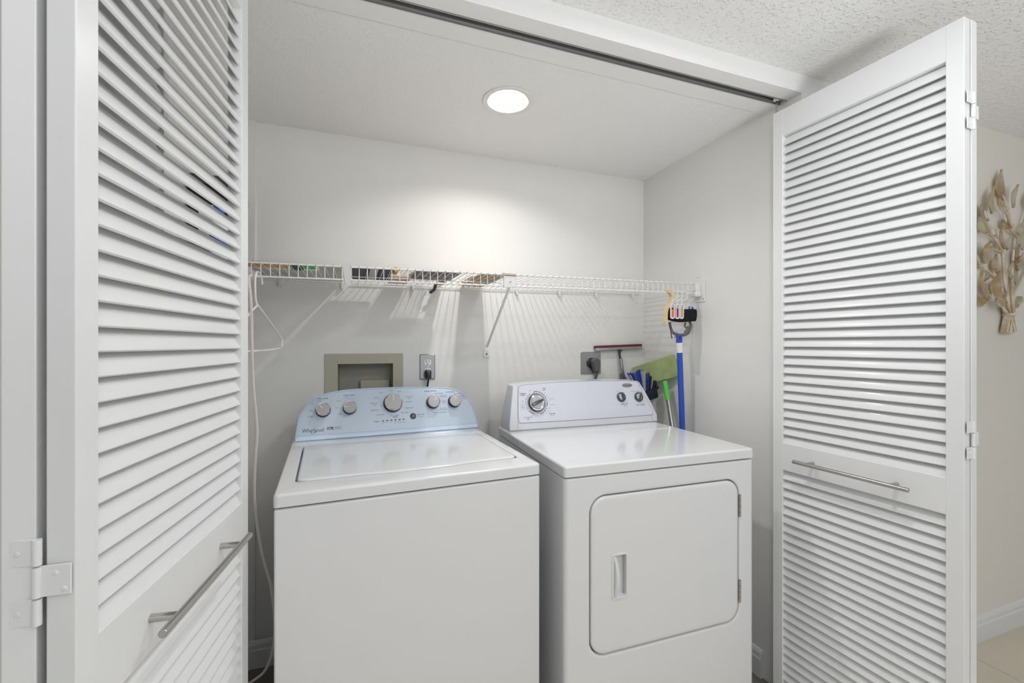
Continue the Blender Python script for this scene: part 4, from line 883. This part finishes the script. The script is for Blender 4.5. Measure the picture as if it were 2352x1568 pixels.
# flat mop
fm = empty('flat_mop', (1.32, 1.36, 0)); tag(fm, 'flat mop with a pale green pad leaning upside down in the corner', 'mop')
O = Vector((1.32, 1.36, 0))
b = NB(); tube(b, [Vector((1.32, 1.36, 0.0))-O, Vector((1.405, 1.705, 1.015))-O], 0.0105, 14); finish(b, 'handle', 'steel', fm, smooth=True)
b = NB(); tube(b, [Vector((1.404, 1.703, 1.008))-O, Vector((1.412, 1.735, 1.095))-O], 0.0128, 14); finish(b, 'grip', 'limegreen', fm, smooth=True)
b = NB(); pl0, pr0 = Vector((1.383, 1.940, 1.094)), Vector((1.447, 1.692, 1.172)); ax = (pr0-pl0); Lp = ax.length; ax.normalize()
upv = (Vector((0, 0, 1)) - ax*ax.z).normalized(); nv = ax.cross(upv)
Mp = Matrix(((ax.x, upv.x, nv.x, (pl0.x+pr0.x)/2-O.x), (ax.y, upv.y, nv.y, (pl0.y+pr0.y)/2-O.y), (ax.z, upv.z, nv.z, (pl0.z+pr0.z)/2), (0, 0, 0, 1)))
p = rrect(-Lp/2, -0.052, Lp/2, 0.058, 0.010, 3); stack(b, [(inset(p, 0.004), -0.009), (p, -0.004), (p, 0.004), (inset(p, 0.004), 0.009)], Mp)
finish(b, 'mop_pad', 'green', fm, smooth=True, ang=40)
# scrub brush with fan of bristles
sb_ = empty('bristle_broom', (1.33, 1.805, 0)); tag(sb_, 'black broom with blue and grey bristles behind the dryer console', 'broom')
O = Vector((1.33, 1.805, 0)); hc = Vector((1.352, 1.805, 1.020))
b = NB(); tube(b, [Vector((1.325, 1.815, 0.0))-O, hc-O+Vector((0, 0, -0.03))], 0.011, 12); finish(b, 'handle', 'black', sb_, smooth=True)
b = NB(); box(b, (-0.062, -0.022, -0.026), (0.062, 0.022, 0.022), 0.010, 3); bmesh.ops.rotate(b, cent=(0, 0, 0), matrix=Matrix.Rotation(-0.25, 3, 'Y'), verts=b.verts[:]); bmesh.ops.translate(b, vec=hc-O, verts=b.verts[:]); finish(b, 'broom_head', 'blackbr', sb_, smooth=True)
tips = [((-0.118, 0.095), 'bluebr'), ((-0.104, 0.103), 'whitebr'), ((-0.094, 0.117), 'bluebr'), ((-0.080, 0.119), 'bluebr'), ((-0.066, 0.124), 'whitebr'), ((-0.055, 0.129), 'bluebr'), ((-0.042, 0.130), 'bluebr'), ((-0.030, 0.128), 'whitebr'), ((-0.016, 0.130), 'bluebr'), ((-0.003, 0.122), 'whitebr'), ((0.010, 0.116), 'bluebr'), ((0.021, 0.108), 'blackbr'), ((0.031, 0.098), 'blackbr'), ((0.041, 0.086), 'whitebr'), ((0.051, 0.076), 'blackbr'), ((0.060, 0.063), 'blackbr'), ((0.066, 0.048), 'blackbr')]
rnd = random.Random(2)
for i, ((tx, tz), m) in enumerate(tips):
    base = hc + Vector((-0.048+0.096*i/(len(tips)-1), rnd.uniform(-0.010, 0.010), 0.010)); tip = Vector((hc.x+tx, base.y + rnd.uniform(-0.012, 0.006), hc.z+tz))
    d = (tip-base); a_, q = frame_of(d); b = NB()
    for s in range(9):
        ox, oy = rnd.uniform(-1, 1), rnd.uniform(-1, 1)
        tube(b, [base-O + a_*ox*0.0028 + q*oy*0.0045, base-O + d*rnd.uniform(0.93, 1.0) + a_*ox*0.0072 + q*oy*0.009], [0.0016, 0.0020], 4)
    finish(b, 'bristle_tuft', m, sb_)
# squeegee
sq = empty('window_squeegee', (1.300, 1.945, 0.85)); tag(sq, 'grey squeegee with a maroon rubber blade leaning on the back wall', 'squeegee')
O = Vector((1.300, 1.945, 0.85))
tl = math.atan2(0.010, 0.29)
Ms = T(1.300-O.x, 0.018, 1.256-O.z) @ R(-tl, 'Y')
b = NB(); box(b, (-0.146, -0.004, 0.000), (0.146, 0.001, 0.0150), 0.0008, 1); bmesh.ops.transform(b, matrix=Ms, verts=b.verts[:]); finish(b, 'rubber_blade', 'maroon', sq)
b = NB(); box(b, (-0.143, -0.010, -0.013), (0.143, 0.004, 0.003), 0.002, 2); bmesh.ops.transform(b, matrix=Ms, verts=b.verts[:]); ch = finish(b, 'blade_channel', 'platesteel', sq, smooth=True)
for i in range(6):
    b = NB(); lathe(b, [(0, 0.002), (0.0025, 0.0012), (0.0032, 0)], 10, Ms @ T(-0.128+i*0.0512, -0.010, -0.006) @ R(PI/2, 'X')); finish(b, 'rivet', 'chrome', ch, smooth=True)
b = NB(); tube(b, smooth_pts([(0.004, 0.010, 0.394), (0.0, 0.008, 0.375), (0.001, 0.004, 0.355), (0.004, 0.002, 0.340)], 4), [0.021, 0.017, 0.013, 0.011, 0.010, 0.0095, 0.009, 0.009, 0.009, 0.009, 0.009, 0.009, 0.009][:13], 12, flat=0.45); finish(b, 'neck', 'dgrey', sq, smooth=True)
b = NB(); tube(b, [(0.003, 0.003, 0.350), (0.012, 0.0, 0.268)], 0.0105, 14); finish(b, 'ferrule', 'steel', sq, smooth=True)
b = NB(); tube(b, [(0.011, 0.0, 0.272), (0.022, -0.006, 0.10), (0.028, -0.010, 0.0)], [0.0125, 0.0135, 0.012], 14); finish(b, 'grip', 'brown', sq, smooth=True)

# ------------------------------------------------------------------ metal flower wall decoration in the hall
fw = empty('wall_bouquet', (2.725, Y0-0.001, 1.323)); tag(fw, 'tan metal bouquet of leafy branches hung on the hall wall', 'wall decoration')
O = Vector((2.725, Y0-0.001, 1.323))
STEMS = [[(2.705, 1.415), (2.672, 1.505), (2.597, 1.58), (2.513, 1.605), (2.462, 1.607)], [(2.716, 1.415), (2.677, 1.566), (2.661, 1.668), (2.607, 1.73), (2.523, 1.75), (2.462, 1.753)], [(2.721, 1.415), (2.71, 1.568), (2.727, 1.691)], [(2.618, 1.755), (2.565, 1.816), (2.549, 1.85)], [(2.788, 1.757), (2.721, 1.789), (2.705, 1.872), (2.661, 1.928)], [(2.721, 1.789), (2.65, 1.861)], [(2.738, 1.416), (2.76, 1.539), (2.772, 1.645), (2.788, 1.757)], [(2.694, 1.414), (2.65, 1.45)], [(2.755, 1.447), (2.82, 1.48)], [(2.513, 1.605), (2.493, 1.65), (2.462, 1.66)], [(2.65, 1.676), (2.597, 1.684)], [(2.544, 1.55), (2.503, 1.533)],
         [(2.745, 1.415), (2.80, 1.52), (2.87, 1.60), (2.93, 1.62)], [(2.788, 1.757), (2.84, 1.83), (2.87, 1.90)], [(2.772, 1.645), (2.84, 1.70), (2.91, 1.74)]]
LEAVES = [(2.664, 1.971, 95, 0.154), (2.721, 1.923, 70, 0.132), (2.57, 1.894, 80, 0.143), (2.534, 1.837, 130, 0.099), (2.618, 1.872, 150, 0.099), (2.513, 1.787, 110, 0.099), (2.688, 1.801, 140, 0.066), (2.766, 1.78, 90, 0.066), (2.65, 1.74, 100, 0.121), (2.56, 1.661, 50, 0.121), (2.508, 1.675, 60, 0.099), (2.699, 1.719, 60, 0.088), (2.623, 1.623, 95, 0.099), (2.694, 1.597, 80, 0.099), (2.772, 1.676, 80, 0.099), (2.783, 1.584, 80, 0.099), (2.581, 1.525, 80, 0.143), (2.534, 1.523, 105, 0.121), (2.513, 1.463, 5, 0.105), (2.607, 1.457, 175, 0.105), (2.688, 1.46, 110, 0.11), (2.788, 1.466, 30, 0.099), (2.474, 1.555, 90, 0.099), (2.811, 1.747, 80, 0.121), (2.811, 1.641, 60, 0.099), (2.467, 1.771, 120, 0.088),
          (2.88, 1.93, 75, 0.13), (2.94, 1.76, 40, 0.11), (2.95, 1.63, 10, 0.11), (2.87, 1.65, 60, 0.10)]
rnd = random.Random(5)
for i, s in enumerate(STEMS):
    dpt = -0.012 - 0.010*((i*7) % 3)
    pts = smooth_pts([(x, Y0+dpt, z) for x, z in s], 5); b = NB(); n = len(pts)
    tube(b, [p-O for p in pts], [0.0075-0.0042*k/(n-1) for k in range(n)], 7); finish(b, 'stem', 'stem', fw, smooth=True)
for i, (x, z, ang, L) in enumerate(LEAVES):
    L *= 0.88; b = NB(); N = 14; wv = L*(0.25 if i % 3 else 0.32); dpt = -0.020 - 0.010*((i*5) % 3); cen = []; le = []; ri = []
    for k in range(N+1):
        t = k/N; w = wv*(math.sin(PI*min(1, t**0.85)))**1.05*(1 + (0.10 if k % 2 else -0.08)) if 0 < k < N else 0.001
        y = -L/2 + L*t; c = 0.010*math.sin(PI*t)
        cen.append(b.verts.new((0, c+0.003, y))); le.append(b.verts.new((-w, c-0.004, y))); ri.append(b.verts.new((w, c-0.004, y)))
    for k in range(N):
        b.faces.new([le[k], cen[k], cen[k+1], le[k+1]]); b.faces.new([cen[k], ri[k], ri[k+1], cen[k+1]])
    ext = bmesh.ops.solidify(b, geom=b.faces[:], thickness=0.0016)
    b.transform(T(x-O.x, Y0+dpt-O.y, z-O.z) @ R(-(math.radians(ang)-PI/2), 'Y') @ R(rnd.uniform(-0.2, 0.2), 'Z'))
    finish(b, 'leaf', 'petal' if i % 2 == 0 else 'petal2', fw, smooth=True, ang=60)
for i in range(9):
    x0 = 2.706 + 0.038*i/8; x1 = 2.681 + 0.090*i/8; b = NB()
    tube(b, [Vector((x0, Y0-0.016-0.006*(i % 2), 1.42))-O, Vector((x1, Y0-0.012-0.006*(i % 2), 1.325))-O], 0.0062, 7); finish(b, 'stem', 'stem', fw, smooth=True)
b = NB(); box(b, (2.699-O.x, -0.034, 1.400-O.z), (2.755-O.x, -0.004, 1.412-O.z), 0.003, 2); finish(b, 'tie_band', 'petal2', fw, smooth=True)
for (xa, xb) in [(2.70, 2.75), (2.72, 2.69), (2.74, 2.71), (2.735, 2.765)]:
    b = NB(); tube(b, [Vector((xa, Y0-0.028, 1.43))-O, Vector((xb, Y0-0.026, 1.33))-O], 0.0018, 5); finish(b, 'binding_wire', 'petal2', fw)
